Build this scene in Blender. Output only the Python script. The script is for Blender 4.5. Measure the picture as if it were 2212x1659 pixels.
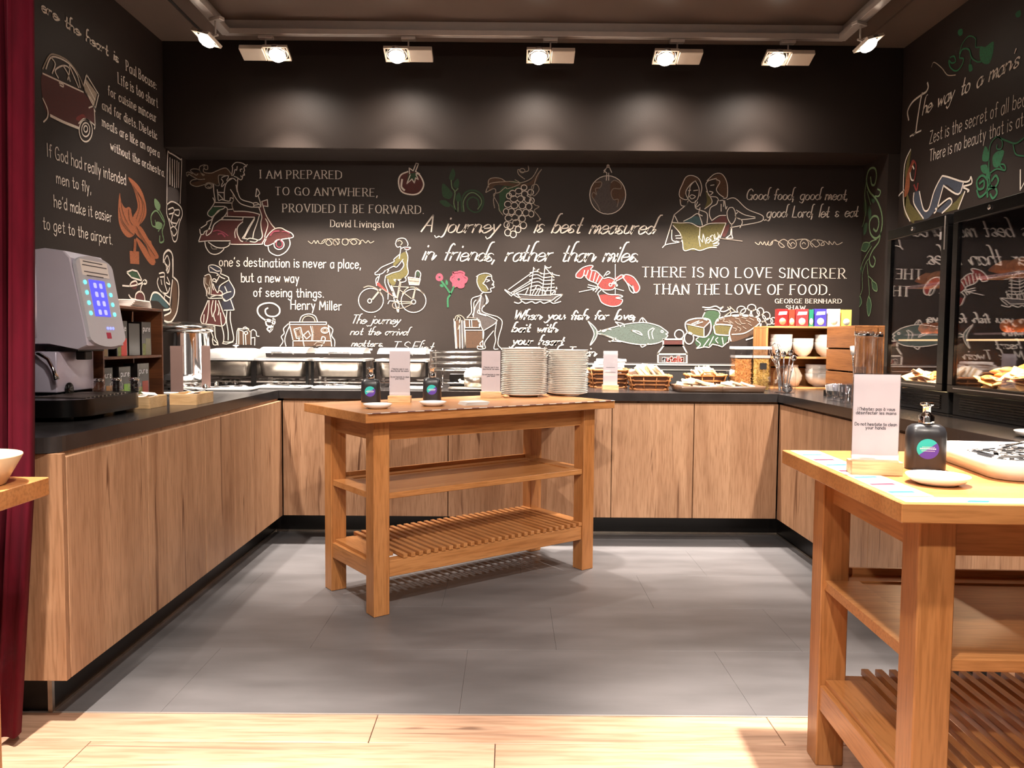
import bpy, bmesh, math, random
from mathutils import Matrix, Vector
from math import pi, sin, cos, radians, atan, sqrt
random.seed(7)
C = bpy.context.scene.collection
S = bpy.context.scene
for o in list(bpy.data.objects): bpy.data.objects.remove(o, do_unlink=True)

# ---------------------------------------------------------------- camera, world, lights, exposure
F_PX, EYE = 1680.0, 1.25
def cam_axes():
    p, yaw, roll = atan(92.5/F_PX), atan(6/F_PX), 0.008
    fw = Vector((sin(yaw)*cos(p), cos(yaw)*cos(p), -sin(p)))
    r = Vector((cos(yaw), -sin(yaw), 0)); u = r.cross(fw)
    return fw, r*cos(roll)+u*sin(roll), u*cos(roll)-r*sin(roll)
FW, RT, UP = cam_axes()
cd = bpy.data.cameras.new('camera'); cam = bpy.data.objects.new('camera', cd); C.objects.link(cam)
cd.sensor_fit = 'HORIZONTAL'; cd.sensor_width = 36; cd.lens = 36*F_PX/2212; cd.clip_start = .05
m = Matrix((RT, UP, -FW)).transposed().to_4x4(); m.translation = Vector((0, 0, EYE)); cam.matrix_world = m
S.camera = cam
S.view_settings.view_transform = 'Standard'; S.view_settings.look = 'None'
S.view_settings.exposure = 0.0; S.view_settings.gamma = 1; S.view_settings.use_curve_mapping = False
w = bpy.data.worlds.new('world'); S.world = w; w.use_nodes = True
w.node_tree.nodes['Background'].inputs[0].default_value = (1.0, .86, .74, 1)
w.node_tree.nodes['Background'].inputs[1].default_value = .15
WARM = (1.0, .89, .78)
# room numbers (metres)
XL, XR, XA, YS, YB, ZS, ZC = -2.32, 2.61, 2.53, 5.28, 5.64, 2.525, 3.23
YF = -1.2                    # the room is open behind this line
LAMPS = [(-1.453, 4.90), (-.713, 4.90), (.167, 4.90), (.954, 4.90), (1.643, 4.90)]
SIDE = [(-1.80, 4.78), (2.12, 4.74)]
def spot(name, loc, aim, watts, half=60, blend=1.0, rad=.045, col=WARM):
    l = bpy.data.lights.new(name, 'SPOT'); l.energy = watts; l.color = col
    l.spot_size = radians(2*half); l.spot_blend = blend; l.shadow_soft_size = rad
    o = bpy.data.objects.new(name, l); C.objects.link(o); o.location = loc
    o.rotation_euler = (Vector(aim)-Vector(loc)).to_track_quat('-Z', 'Y').to_euler()
    return o
for x, y in LAMPS:
    spot('track_light', (x, y+.06, 2.965), (x, y+.35, .9), 600, 37, 1, .035)      # the beam
    spot('track_light', (x, y+.06, 2.965), (x, y+.40, .9), 62, 78, 1, .045)       # the lens spill
spot('track_light', (-1.80, 4.72, 2.985), (-1.9, 4.66, .9), 260, 52, 1, .035)
spot('track_light', (2.10, 4.68, 2.985), (2.1, 4.60, .9), 260, 52, 1, .035)
# the same track runs on towards the entrance on both sides; the lamps are turned towards the back corners
spot('track_light', (-1.80, 3.25, 3.02), (-1.15, 5.0, .7), 400, 36, .7, .035)
spot('track_light', (2.04, 3.25, 3.02), (1.75, 5.05, .8), 460, 36, .7, .035)
spot('track_light', (-1.80, 2.3, 3.02), (-1.55, 2.9, .9), 170, 55, .8, .035)
spot('track_light', (2.04, 2.3, 3.02), (1.7, 3.1, .9), 150, 55, .8, .035)
# ceiling spots over the entrance, behind the frame
spot('ceiling_spot', (.1, .8, 3.1), (.0, 2.9, .3), 330, 52, .9, .05)
spot('ceiling_spot', (1.1, 2.25, 3.1), (1.2, 1.95, .9), 1250, 27, .7, .04)
spot('ceiling_spot', (-1.3, 1.5, 3.1), (-1.2, 1.6, .9), 1000, 26, .7, .04)
for x in (-.9, .9): spot('ceiling_spot', (x, -.7, 3.0), (x*.8, 2.6, .9), 210, 40, .9, .05)
# ---------------------------------------------------------------- materials
def lin(c):
    c = c/255.0
    return c/12.92 if c <= .04045 else ((c+.055)/1.055)**2.4
def L3(c): return tuple(lin(v) for v in c)+(1,)
_mc = {}
def nodes(name):
    m = bpy.data.materials.new(name); m.use_nodes = True
    nt = m.node_tree; b = nt.nodes['Principled BSDF']
    return m, nt, b
def pm(name, rgb, rough=.5, metal=0, var=.10, scale=12, st=(1, 1, 1), bump=0.0, bscale=None, spec=.5, coat=0, emit=0, trans=0, rgb2=None):
    """procedural colour: noise-mottled rgb"""
    if name in _mc: return _mc[name]
    m, nt, b = nodes(name); N = nt.nodes; K = nt.links
    tc = N.new('ShaderNodeTexCoord'); mp = N.new('ShaderNodeMapping'); mp.inputs['Scale'].default_value = st
    K.new(tc.outputs['Object'], mp.inputs[0])
    n = N.new('ShaderNodeTexNoise'); n.inputs['Scale'].default_value = scale; n.inputs['Detail'].default_value = 5
    K.new(mp.outputs[0], n.inputs['Vector'])
    r = N.new('ShaderNodeValToRGB'); a = L3(rgb); c2 = L3(rgb2) if rgb2 else None
    r.color_ramp.elements[0].position = .3; r.color_ramp.elements[1].position = .7
    r.color_ramp.elements[0].color = c2 or tuple(v*(1-var) for v in a[:3])+(1,)
    r.color_ramp.elements[1].color = a if rgb2 else tuple(min(1, v*(1+var)) for v in a[:3])+(1,)
    K.new(n.outputs[0], r.inputs[0]); K.new(r.outputs[0], b.inputs['Base Color'])
    b.inputs['Roughness'].default_value = rough; b.inputs['Metallic'].default_value = metal
    b.inputs['Specular IOR Level'].default_value = spec; b.inputs['Coat Weight'].default_value = coat
    b.inputs['Coat Roughness'].default_value = .15
    if trans: b.inputs['Transmission Weight'].default_value = trans
    if emit:
        b.inputs['Emission Color'].default_value = a; b.inputs['Emission Strength'].default_value = emit
    if bump:
        n2 = N.new('ShaderNodeTexNoise'); n2.inputs['Scale'].default_value = bscale or scale*4; n2.inputs['Detail'].default_value = 4
        K.new(mp.outputs[0], n2.inputs['Vector'])
        bp = N.new('ShaderNodeBump'); bp.inputs['Strength'].default_value = bump; bp.inputs['Distance'].default_value = .003
        K.new(n2.outputs[0], bp.inputs['Height']); K.new(bp.outputs[0], b.inputs['Normal'])
    _mc[name] = m; return m
def wood(name, light, dark, axis='z', scale=7, rough=.45, knots=.0, ring=3.0, coat=.0, streak=None):
    """grain runs along `axis`; stretched noise + fine pores, optional darker streaks"""
    if name in _mc: return _mc[name]
    m, nt, b = nodes(name); N = nt.nodes; K = nt.links
    tc = N.new('ShaderNodeTexCoord'); oi = N.new('ShaderNodeObjectInfo')
    add = N.new('ShaderNodeVectorMath'); add.operation = 'ADD'
    sc = N.new('ShaderNodeVectorMath'); sc.operation = 'SCALE'; sc.inputs[0].default_value = (7, 13, 5)
    K.new(oi.outputs['Random'], sc.inputs['Scale']); K.new(tc.outputs['Object'], add.inputs[0]); K.new(sc.outputs[0], add.inputs[1])
    mp = N.new('ShaderNodeMapping'); s = [1, 1, 1]; s['xyz'.index(axis)] = .07; mp.inputs['Scale'].default_value = s
    K.new(add.outputs[0], mp.inputs[0])
    n = N.new('ShaderNodeTexNoise'); n.inputs['Scale'].default_value = scale; n.inputs['Detail'].default_value = 6; n.inputs['Distortion'].default_value = .6*ring
    n2 = N.new('ShaderNodeTexNoise'); n2.inputs['Scale'].default_value = scale*14; n2.inputs['Detail'].default_value = 3
    K.new(mp.outputs[0], n.inputs['Vector']); K.new(mp.outputs[0], n2.inputs['Vector'])
    r = N.new('ShaderNodeValToRGB'); e = r.color_ramp.elements
    e[0].position = .28; e[0].color = L3(dark); e[1].position = .62; e[1].color = L3(light)
    K.new(n.outputs[0], r.inputs[0])
    r2 = N.new('ShaderNodeValToRGB'); r2.color_ramp.elements[0].position = .35; r2.color_ramp.elements[0].color = (.72, .68, .62, 1)
    r2.color_ramp.elements[1].position = .55; r2.color_ramp.elements[1].color = (1, 1, 1, 1)
    K.new(n2.outputs[0], r2.inputs[0])
    mx = N.new('ShaderNodeMix'); mx.data_type = 'RGBA'; mx.blend_type = 'MULTIPLY'; mx.inputs[0].default_value = .8
    K.new(r.outputs[0], mx.inputs[6]); K.new(r2.outputs[0], mx.inputs[7]); out = mx.outputs[2]
    if streak:
        n3 = N.new('ShaderNodeTexNoise'); n3.inputs['Scale'].default_value = scale*2.2; n3.inputs['Detail'].default_value = 2; n3.inputs['Distortion'].default_value = 1.5
        K.new(mp.outputs[0], n3.inputs['Vector'])
        r3 = N.new('ShaderNodeValToRGB'); r3.color_ramp.elements[0].position = .63; r3.color_ramp.elements[0].color = (0, 0, 0, 1)
        r3.color_ramp.elements[1].position = .74; r3.color_ramp.elements[1].color = (1, 1, 1, 1); K.new(n3.outputs[0], r3.inputs[0])
        mx2 = N.new('ShaderNodeMix'); mx2.data_type = 'RGBA'; K.new(r3.outputs[0], mx2.inputs[0])
        K.new(out, mx2.inputs[6]); mx2.inputs[7].default_value = L3(streak); out = mx2.outputs[2]
    K.new(out, b.inputs['Base Color'])
    b.inputs['Roughness'].default_value = rough; b.inputs['Coat Weight'].default_value = coat; b.inputs['Coat Roughness'].default_value = .2
    bp = N.new('ShaderNodeBump'); bp.inputs['Strength'].default_value = .15; bp.inputs['Distance'].default_value = .002
    K.new(n2.outputs[0], bp.inputs['Height']); K.new(bp.outputs[0], b.inputs['Normal'])
    _mc[name] = m; return m
def glassy(name, tint=(255, 255, 255), rough=.02, mixf=.0):
    """thin clear sheet: transparent with a fresnel reflection"""
    if name in _mc: return _mc[name]
    m, nt, b = nodes(name); N = nt.nodes; K = nt.links
    tr = N.new('ShaderNodeBsdfTransparent'); tr.inputs[0].default_value = L3(tint)
    gl = N.new('ShaderNodeBsdfGlossy'); gl.inputs['Roughness'].default_value = rough; gl.inputs[0].default_value = (1, 1, 1, 1)
    ge = N.new('ShaderNodeNewGeometry'); dt = N.new('ShaderNodeVectorMath'); dt.operation = 'DOT_PRODUCT'
    K.new(ge.outputs['Normal'], dt.inputs[0]); K.new(ge.outputs['Incoming'], dt.inputs[1])
    ab = N.new('ShaderNodeMath'); ab.operation = 'ABSOLUTE'; K.new(dt.outputs['Value'], ab.inputs[0])
    om = N.new('ShaderNodeMath'); om.operation = 'SUBTRACT'; om.inputs[0].default_value = 1; K.new(ab.outputs[0], om.inputs[1])
    pw = N.new('ShaderNodeMath'); pw.operation = 'POWER'; pw.inputs[1].default_value = 5; K.new(om.outputs[0], pw.inputs[0])
    fr = N.new('ShaderNodeMath'); fr.operation = 'MULTIPLY_ADD'; fr.inputs[1].default_value = .955; fr.inputs[2].default_value = .045; K.new(pw.outputs[0], fr.inputs[0])
    n = N.new('ShaderNodeTexNoise'); n.inputs['Scale'].default_value = 6
    ma = N.new('ShaderNodeMath'); ma.operation = 'MULTIPLY_ADD'; ma.inputs[1].default_value = .03; K.new(n.outputs[0], ma.inputs[0])
    ad = N.new('ShaderNodeMath'); ad.operation = 'ADD'; ad.inputs[1].default_value = mixf; K.new(fr.outputs[0], ad.inputs[0])
    K.new(ad.outputs[0], ma.inputs[2])
    mx = N.new('ShaderNodeMixShader'); K.new(ma.outputs[0], mx.inputs[0]); K.new(tr.outputs[0], mx.inputs[1]); K.new(gl.outputs[0], mx.inputs[2])
    K.new(mx.outputs[0], N['Material Output'].inputs[0])
    _mc[name] = m; return m
def emis(name, rgb, k):
    if name in _mc: return _mc[name]
    m, nt, b = nodes(name); b.inputs['Base Color'].default_value = L3(rgb)
    b.inputs['Emission Color'].default_value = L3(rgb); b.inputs['Emission Strength'].default_value = k
    _mc[name] = m; return m
WALLC = (38, 30, 26)
M_wall = pm('wall_paint', WALLC, .6, var=.06, scale=5, bump=.1, bscale=90, spec=.25)
M_ceil = pm('ceiling_paint', (92, 76, 66), .42, var=.08, scale=2, bump=.05)
M_slate = pm('slate_worktop', (46, 43, 43), .22, var=.25, scale=9, bump=.06, bscale=120)
M_vinyl = pm('grey_vinyl', (104, 102, 104), .4, var=.26, scale=3.2, st=(.45, 1.6, 1), bump=.05, bscale=60)
M_oak = wood('oak_laminate', (182, 142, 110), (152, 112, 82), 'z', 9, .5, ring=1.6, streak=(104, 68, 44))
M_tbl = wood('table_wood_long', (190, 132, 80), (168, 108, 58), 'x', 9, .35, ring=1, coat=.15)
M_tblz = wood('table_wood_leg', (190, 132, 80), (166, 106, 56), 'z', 9, .35, ring=1, coat=.15)
M_tbly = wood('table_wood_cross', (190, 132, 80), (168, 108, 58), 'y', 9, .35, ring=1, coat=.15)
M_plank = wood('floor_plank', (206, 168, 142), (178, 140, 116), 'x', 5, .42, ring=4, streak=(132, 102, 84))
M_black = pm('black_lacquer', (9, 8, 8), .25, var=.2, spec=.35)
M_blackm = pm('black_matte', (24, 21, 20), .6, var=.2)
M_plinth = pm('black_plinth', (20, 17, 16), .35, var=.2)
M_steel = pm('brushed_steel', (215, 210, 205), .16, 1, var=.06, scale=30, st=(1, 6, 6))
M_steeld = pm('worn_steel', (196, 186, 174), .3, 1, var=.1, scale=25)
M_chrome = pm('chrome', (235, 235, 235), .06, 1, var=.03)
M_white = pm('white_glaze', (240, 236, 230), .12, var=.02, coat=.4)
M_paper = pm('white_paper', (235, 228, 224), .7, var=.03, scale=4)
M_card = pm('card_stock', (226, 216, 216), .5, var=.03, scale=3)
M_ink = pm('printed_ink', (70, 64, 70), .6)
M_glass = glassy('clear_glass')
M_acryl = glassy('acrylic', (250, 250, 252), .03, .04)
M_fglass = glassy('fridge_glass', (235, 230, 235), .01, .0)
M_curt = pm('red_velvet', (80, 4, 24), .9, var=.2, scale=30, st=(1, 1, .2), spec=.2, bump=.2, bscale=200)
M_lamp = pm('lamp_body', (196, 182, 166), .4, var=.04)
M_trk = pm('track_metal', (190, 182, 176), .35, .4, var=.05)
M_bulb = emis('lamp_glow', (255, 236, 214), 28)

# ---------------------------------------------------------------- mesh helpers
class MB:
    def __init__(s): s.v = []; s.f = []; s.mi = []; s.sm = []; s.T = Matrix.Identity(4)
    def at(s, x=0, y=0, z=0, rz=0, rx=0, ry=0):
        s.T = Matrix.Translation((x, y, z)) @ Matrix.Rotation(rz, 4, 'Z') @ Matrix.Rotation(ry, 4, 'Y') @ Matrix.Rotation(rx, 4, 'X'); return s
    def add(s, vs, fs, m=0, sm=False):
        n = len(s.v); s.v += [tuple(s.T @ Vector(v)) for v in vs]
        for f in fs: s.f.append([n+i for i in f]); s.mi.append(m); s.sm.append(sm)
        return s
    def box(s, x0, x1, y0, y1, z0, z1, m=0, c=0):
        if x0 > x1: x0, x1 = x1, x0
        if c <= 0:
            vs = [(x, y, z) for x in (x0, x1) for y in (y0, y1) for z in (z0, z1)]
            return s.add(vs, [(0, 1, 3, 2), (4, 6, 7, 5), (0, 4, 5, 1), (2, 3, 7, 6), (0, 2, 6, 4), (1, 5, 7, 3)], m)
        bm = bmesh.new(); bmesh.ops.create_cube(bm, size=1)
        bmesh.ops.scale(bm, vec=(x1-x0, y1-y0, z1-z0), verts=bm.verts)
        bmesh.ops.translate(bm, vec=((x0+x1)/2, (y0+y1)/2, (z0+z1)/2), verts=bm.verts)
        bmesh.ops.bevel(bm, geom=bm.edges[:], offset=c, segments=2 if c > .004 else 1, affect='EDGES', profile=.5)
        bm.verts.index_update()
        s.add([tuple(v.co) for v in bm.verts], [[v.index for v in f.verts] for f in bm.faces], m, c > .004); bm.free(); return s
    def lathe(s, pr, seg=24, m=0, cx=0, cy=0, sx=1, sy=1, sm=True, close=False):
        vs = []; n = len(pr)
        for r, z in pr:
            for k in range(seg):
                a = 2*pi*k/seg; vs.append((cx+r*sx*cos(a), cy+r*sy*sin(a), z))
        fs = [(i*seg+k, i*seg+(k+1) % seg, (i+1)*seg+(k+1) % seg, (i+1)*seg+k) for i in range(n-1) for k in range(seg)]
        if pr[0][0] > 1e-5 and not close: fs.append(tuple(range(seg))[::-1])
        if pr[-1][0] > 1e-5 and not close: fs.append(tuple((n-1)*seg+k for k in range(seg)))
        return s.add(vs, fs, m, sm)
    def tube(s, pts, r, seg=8, m=0, closed=False):
        P = [Vector(p) for p in pts]; n = len(P); rr = r if isinstance(r, (list, tuple)) else [r]*n
        vs = []; nrm = None
        for i, p in enumerate(P):
            t = (P[(i+1) % n]-P[i-1]) if closed else (P[min(i+1, n-1)]-P[max(i-1, 0)])
            if t.length < 1e-9: t = Vector((0, 0, 1))
            t.normalize()
            if nrm is None: nrm = t.orthogonal().normalized()
            nrm = (nrm-t*nrm.dot(t)); nrm = nrm.normalized() if nrm.length > 1e-6 else t.orthogonal().normalized()
            b = t.cross(nrm)
            for k in range(seg):
                a = 2*pi*k/seg; vs.append(tuple(p+(nrm*cos(a)+b*sin(a))*rr[i]))
        fs = [(i*seg+k, i*seg+(k+1) % seg, ((i+1) % n)*seg+(k+1) % seg, ((i+1) % n)*seg+k) for i in range(n if closed else n-1) for k in range(seg)]
        if not closed: fs += [tuple(range(seg))[::-1], tuple((n-1)*seg+k for k in range(seg))]
        return s.add(vs, fs, m, True)
    def prism(s, poly, z0, z1, m=0, sm=False, top=None):
        n = len(poly); t = top or poly
        vs = [(x, y, z0) for x, y in poly]+[(x, y, z1) for x, y in t]
        fs = [(k, (k+1) % n, n+(k+1) % n, n+k) for k in range(n)]
        s.add(vs, fs, m, sm); return s.add(vs, [tuple(range(n))[::-1], tuple(range(n, 2*n))], m, False)
    def ngon(s, pts, m=0): return s.add(pts, [tuple(range(len(pts)))], m)
    def ball(s, c, r, m=0, seg=10, sz=1.0, sx=1.0):
        pr = [(r*sin(pi*i/6), -r*cos(pi*i/6)*sz) for i in range(7)]; T = s.T.copy()
        s.T = T @ Matrix.Translation(c) @ Matrix.Diagonal((sx, 1, 1, 1)); s.lathe(pr, seg, m); s.T = T; return s
    def build(s, name, mats, parent=None, label=None, cat=None, group=None, kind=None):
        me = bpy.data.meshes.new(name); me.from_pydata(s.v, [], s.f); me.validate(clean_customdata=False)
        mats = mats if isinstance(mats, (list, tuple)) else [mats]
        for m in mats: me.materials.append(m)
        if len(me.polygons) == len(s.mi):
            me.polygons.foreach_set('material_index', s.mi); me.polygons.foreach_set('use_smooth', s.sm)
        o = bpy.data.objects.new(name, me); C.objects.link(o)
        if parent: o.parent = parent
        return tag(o, label, cat, group, kind)
def tag(o, label=None, cat=None, group=None, kind=None):
    if label: o['label'] = label
    if cat: o['category'] = cat
    if group: o['group'] = group
    if kind: o['kind'] = kind
    return o
def thing(name, label, cat, loc=(0, 0, 0), rz=0, group=None):
    o = bpy.data.objects.new(name, None); C.objects.link(o); o.empty_display_size = .05
    o.location = loc; o.rotation_euler = (0, 0, rz); return tag(o, label, cat, group)
def dup(o, parent=None, loc=None, rz=None, label=None):
    c = o.copy(); C.objects.link(c); c.parent = parent
    if loc is not None: c.location = loc
    if rz is not None: c.rotation_euler = (0, 0, rz)
    if label: c['label'] = label
    for ch in list(o.children): dup(ch, c)
    return c
def part(name, mats, parent, fn, label=None, kind=None):
    b = MB(); fn(b); return b.build(name, mats, parent, label, None, None, kind)
def rrect(w, h, r, n=5, cx=0, cy=0):
    P = []
    for sx, sy, a0 in ((1, 1, 0), (-1, 1, 90), (-1, -1, 180), (1, -1, 270)):
        for k in range(n+1):
            a = radians(a0+90*k/n); P.append((cx+sx*(w/2-r)+r*cos(a), cy+sy*(h/2-r)+r*sin(a)))
    return P
# pixel of the photograph -> point on a wall plane (used for the flat chalk murals on their real walls)
def pray(px, py): return FW*F_PX + RT*(px-1106) - UP*(py-829.5)
def on_y(px, py, Y): d = pray(px, py); return (d.x*Y/d.y, EYE+d.z*Y/d.y)
def on_x(px, py, X): d = pray(px, py); return (d.y*X/d.x, EYE+d.z*X/d.x)
# ---------------------------------------------------------------- setting
ST = 'structure'
def struct(name, mats, fn): b = MB(); fn(b); return b.build(name, mats, kind=ST)
W_left = struct('wall_left', M_wall, lambda b: b.box(XL-.12, XL, YF, YB+.12, 0, ZC))
W_right = struct('wall_right', M_wall, lambda b: b.box(XR, XR+.12, YF, YB+.12, 0, ZC))
W_back = struct('wall_back', M_wall, lambda b: b.box(XL, XR, YB, YB+.12, 0, ZC))
struct('trim_1', M_wall, lambda b: b.box(XL, XR, YS, YB, ZS, ZC, c=.006))      # bulkhead over the back counter
W_pier = struct('trim_2', M_wall, lambda b: b.box(XA, XR, YS, YB, 0, ZS))      # right return beside it
ceil = struct('ceiling', M_ceil, lambda b: b.box(XL-.12, XR+.12, YF, YB+.12, ZC, ZC+.1))
part('joint', M_blackm, ceil, lambda b: b.box(-2.01, -1.995, YF, YS, ZC-.004, ZC+.002))
part('ceiling_border', M_ceil, ceil, lambda b: b.box(XL, -2.01, YF, YS, ZC-.012, ZC))
part('ceiling_border', M_ceil, ceil, lambda b: b.box(2.3, XR, YF, YS, ZC-.012, ZC))
floor = struct('floor', M_blackm, lambda b: b.box(XL, XR, YF, YB, -.06, -.006))
def tile_mesh(x0, x1, y0, y1, z1=0.0, g=.0012, c=.0015):
    b = MB(); b.box(x0+g, x1-g, y0+g, y1-g, -.006, z1, c=c); return b
rows = [2.543, 3.09, 3.6, 4.11, 4.62, 5.13]
offs = [-.16, .20, -.31, .07, .43]
for i in range(5):
    xs = [-1.6]+[offs[i]+k for k in range(-2, 4) if -1.55 < offs[i]+k < 1.85]+[1.9]
    for a, c in zip(xs, xs[1:]): tile_mesh(a, c, rows[i], rows[i+1], g=.0003, c=.0005).build('floor_tile', M_vinyl, floor)
pj = [(-.43, .87), (-1.29, -.035, 1.2), (-.9, .35, 1.6), (-1.5, -.2, 1.05), (-.7, .6, 1.85), (-1.2, .1, 1.35), (-.5, .8), (-1.6, -.4, .95)]
for i in range(20):
    y1 = 2.537-.182*i; xs = [XL]+sorted(pj[i % 8])+[XR]
    for a, c in zip(xs, xs[1:]):
        tile_mesh(a, c, y1-.182, y1).build('floor_board', M_plank, floor)
struct('trim_3', M_trk, lambda b: b.box(-2.2, 1.76, 2.537, 2.543, -.006, .0012))    # metal floor strip between boards and vinyl
# plinth under the cabinets
def pl(b):
    b.box(-1.56, -1.52, 2.55, 5.03, 0, .150); b.box(-1.52, 1.76, 5.03, 5.07, 0, .150); b.box(1.76, 1.80, 2.55, 5.03, 0, .150)
    b.box(-2.3, -1.56, 2.55, 2.59, 0, .150)
bs = struct('baseboard_1', M_plinth, pl)
def sl(b):
    b.box(-1.521, -1.514, 2.545, 5.03, 0, .010); b.box(-1.52, 1.76, 5.022, 5.03, 0, .012); b.box(1.754, 1.76, 2.55, 5.02, 0, .010)
    b.box(-1.53, -1.515, 2.536, 2.55, 0, .150)
part('seal_strip', M_steeld, bs, sl)
# ---------------------------------------------------------------- cabinets and worktop
ZW = .937
def cabinet(x0, x1, face, label, group, side=None):
    """face 'y': doors look to -Y at y=4.775; 'l': doors look +X at x=-1.405; 'r': doors look -X at x=1.675"""
    t = thing('base_cabinet', label, 'cabinet', group=group)
    w = x1-x0
    if face == 'y': t.location = (x0, 4.80, 0)
    elif face == 'l': t.location = (-1.405, x0, 0); t.rotation_euler = (0, 0, radians(90))
    else: t.location = (1.675, x1, 0); t.rotation_euler = (0, 0, radians(-90))
    part('body', M_oak, t, lambda b: b.box(.001, w-.001, .024, .60, .152, .885))
    part('door', M_oak, t, lambda b: b.box(.0025, w-.0025, 0, .021, .155, .872, c=.0015))
    return t
bx = [-1.4025, -.882, -.376, .132, .639, 1.148, 1.6725]
words = ['nearest the left corner', 'second from the left corner', 'third from the left, behind the slatted table', 'fourth from the left, behind the slatted table', 'second from the right corner', 'last before the right corner']
for i in range(6):
    cabinet(bx[i], bx[i+1], 'y', 'oak-veneered base cabinet in the back run, '+words[i], 'back run of cabinets')
part_l = ['nearest the red curtain', 'second from the red curtain', 'third from the red curtain', 'farthest, at the back left corner']
for i, (a, c) in enumerate(((2.455, 3.01), (3.01, 3.58), (3.58, 4.15), (4.15, 4.7975))):
    cabinet(a, c, 'l', 'oak-veneered base cabinet in the left run, '+part_l[i], 'left run of cabinets')
t = thing('end_panel', 'oak-veneered end panel closing the left counter beside the red curtain', 'panel', (-1.405, 2.432, 0))
part('panel', M_oak, t, lambda b: b.box(-.60, 0, 0, .021, .155, .885, c=.001))
rn = ['at the back right corner', 'second from the back right corner', 'third from the back right corner', 'nearest the viewer, seen under the right table']
ry = [4.7975, 4.13, 3.57, 3.01, 2.455]
for i in range(4): cabinet(ry[i+1], ry[i], 'r', 'oak-veneered base cabinet in the right run, '+rn[i], 'right run of cabinets')
t = thing('end_panel', 'oak-veneered end panel closing the right counter behind the right table', 'panel', (1.675, 2.432, 0))
part('panel', M_oak, t, lambda b: b.box(0, .60, 0, .021, .155, .885, c=.001))
def wt(b):
    arc = [(-1.49+.07*sin(radians(a)), 2.485-.07*cos(radians(a))) for a in range(0, 91, 15)]
    arc = [(x+.0, y) for x, y in arc]
    P = [(XL, 2.415)]+arc+[(-1.42, 4.782), (1.66, 4.782), (1.66, 2.415), (XR, 2.415), (XR, YS), (XA, YS), (XA, YB), (XL, YB)]
    b.prism(P, .887, ZW)
o = MB(); wt(o); o = o.build('worktop', M_slate, None, 'continuous dark slate U-shaped buffet worktop along three walls', 'worktop')
# long aluminium socket rail on the back wall
t = thing('socket_rail', 'grey horizontal cable rail along the back wall above the worktop', 'rail', (0, YB, 1.0))
part('channel', M_blackm, t, lambda b: b.box(.35, 1.72, -.03, 0, -.05, .10, c=.002))
part('lip', M_trk, t, lambda b: (b.box(.35, 1.72, -.034, -.03, .085, .094), b.box(.35, 1.72, -.034, -.03, .05, .054)))
t = thing('wall_socket', 'black round wall socket behind the small bread basket', 'socket', (1.65, YB-.034, 1.0))
part('faceplate', M_blackm, t, lambda b: b.box(-.09, .07, -.01, 0, -.045, .045, c=.003))
part('socket_hole', M_black, t, lambda b: (b.at(-.045, -.011, .0, rx=pi/2), b.lathe([(.026, 0), (.026, .006), (.018, .004), (.001, .001)], 20)))
# ---------------------------------------------------------------- curtain
def curtain(b):
    n = 220; x0, x1 = -2.31, -1.40
    vs = []
    for r, (z, k) in enumerate(((3.118, .7), (2.6, .85), (1.9, .95), (1.3, 1.0), (.8, 1.05), (.03, 1.12))):
        for i in range(n+1):
            u = i/n; ph = u*2*pi*8
            x = x0+(x1-x0-(.10 if z < .5 else .05*(2.4-z)/2 if z < 2.4 else 0))*u
            vs.append((x+.012*sin(ph*2.3+r*.2), 2.345+.034*k*sin(ph+.3*sin(ph*.4+r*.3))+.015*sin(ph*2.7+1+r*.3), z))
    fs = [(r*(n+1)+i, r*(n+1)+i+1, (r+1)*(n+1)+i+1, (r+1)*(n+1)+i) for r in range(5) for i in range(n)]
    b.add(vs, fs, 0, True)
b = MB(); curtain(b)
o = b.build('curtain', M_curt, None, 'deep red velvet curtain hanging floor to ceiling at the left edge', 'curtain')
sm = o.modifiers.new('thick', 'SOLIDIFY'); sm.thickness = .006; sm.offset = 0
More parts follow.
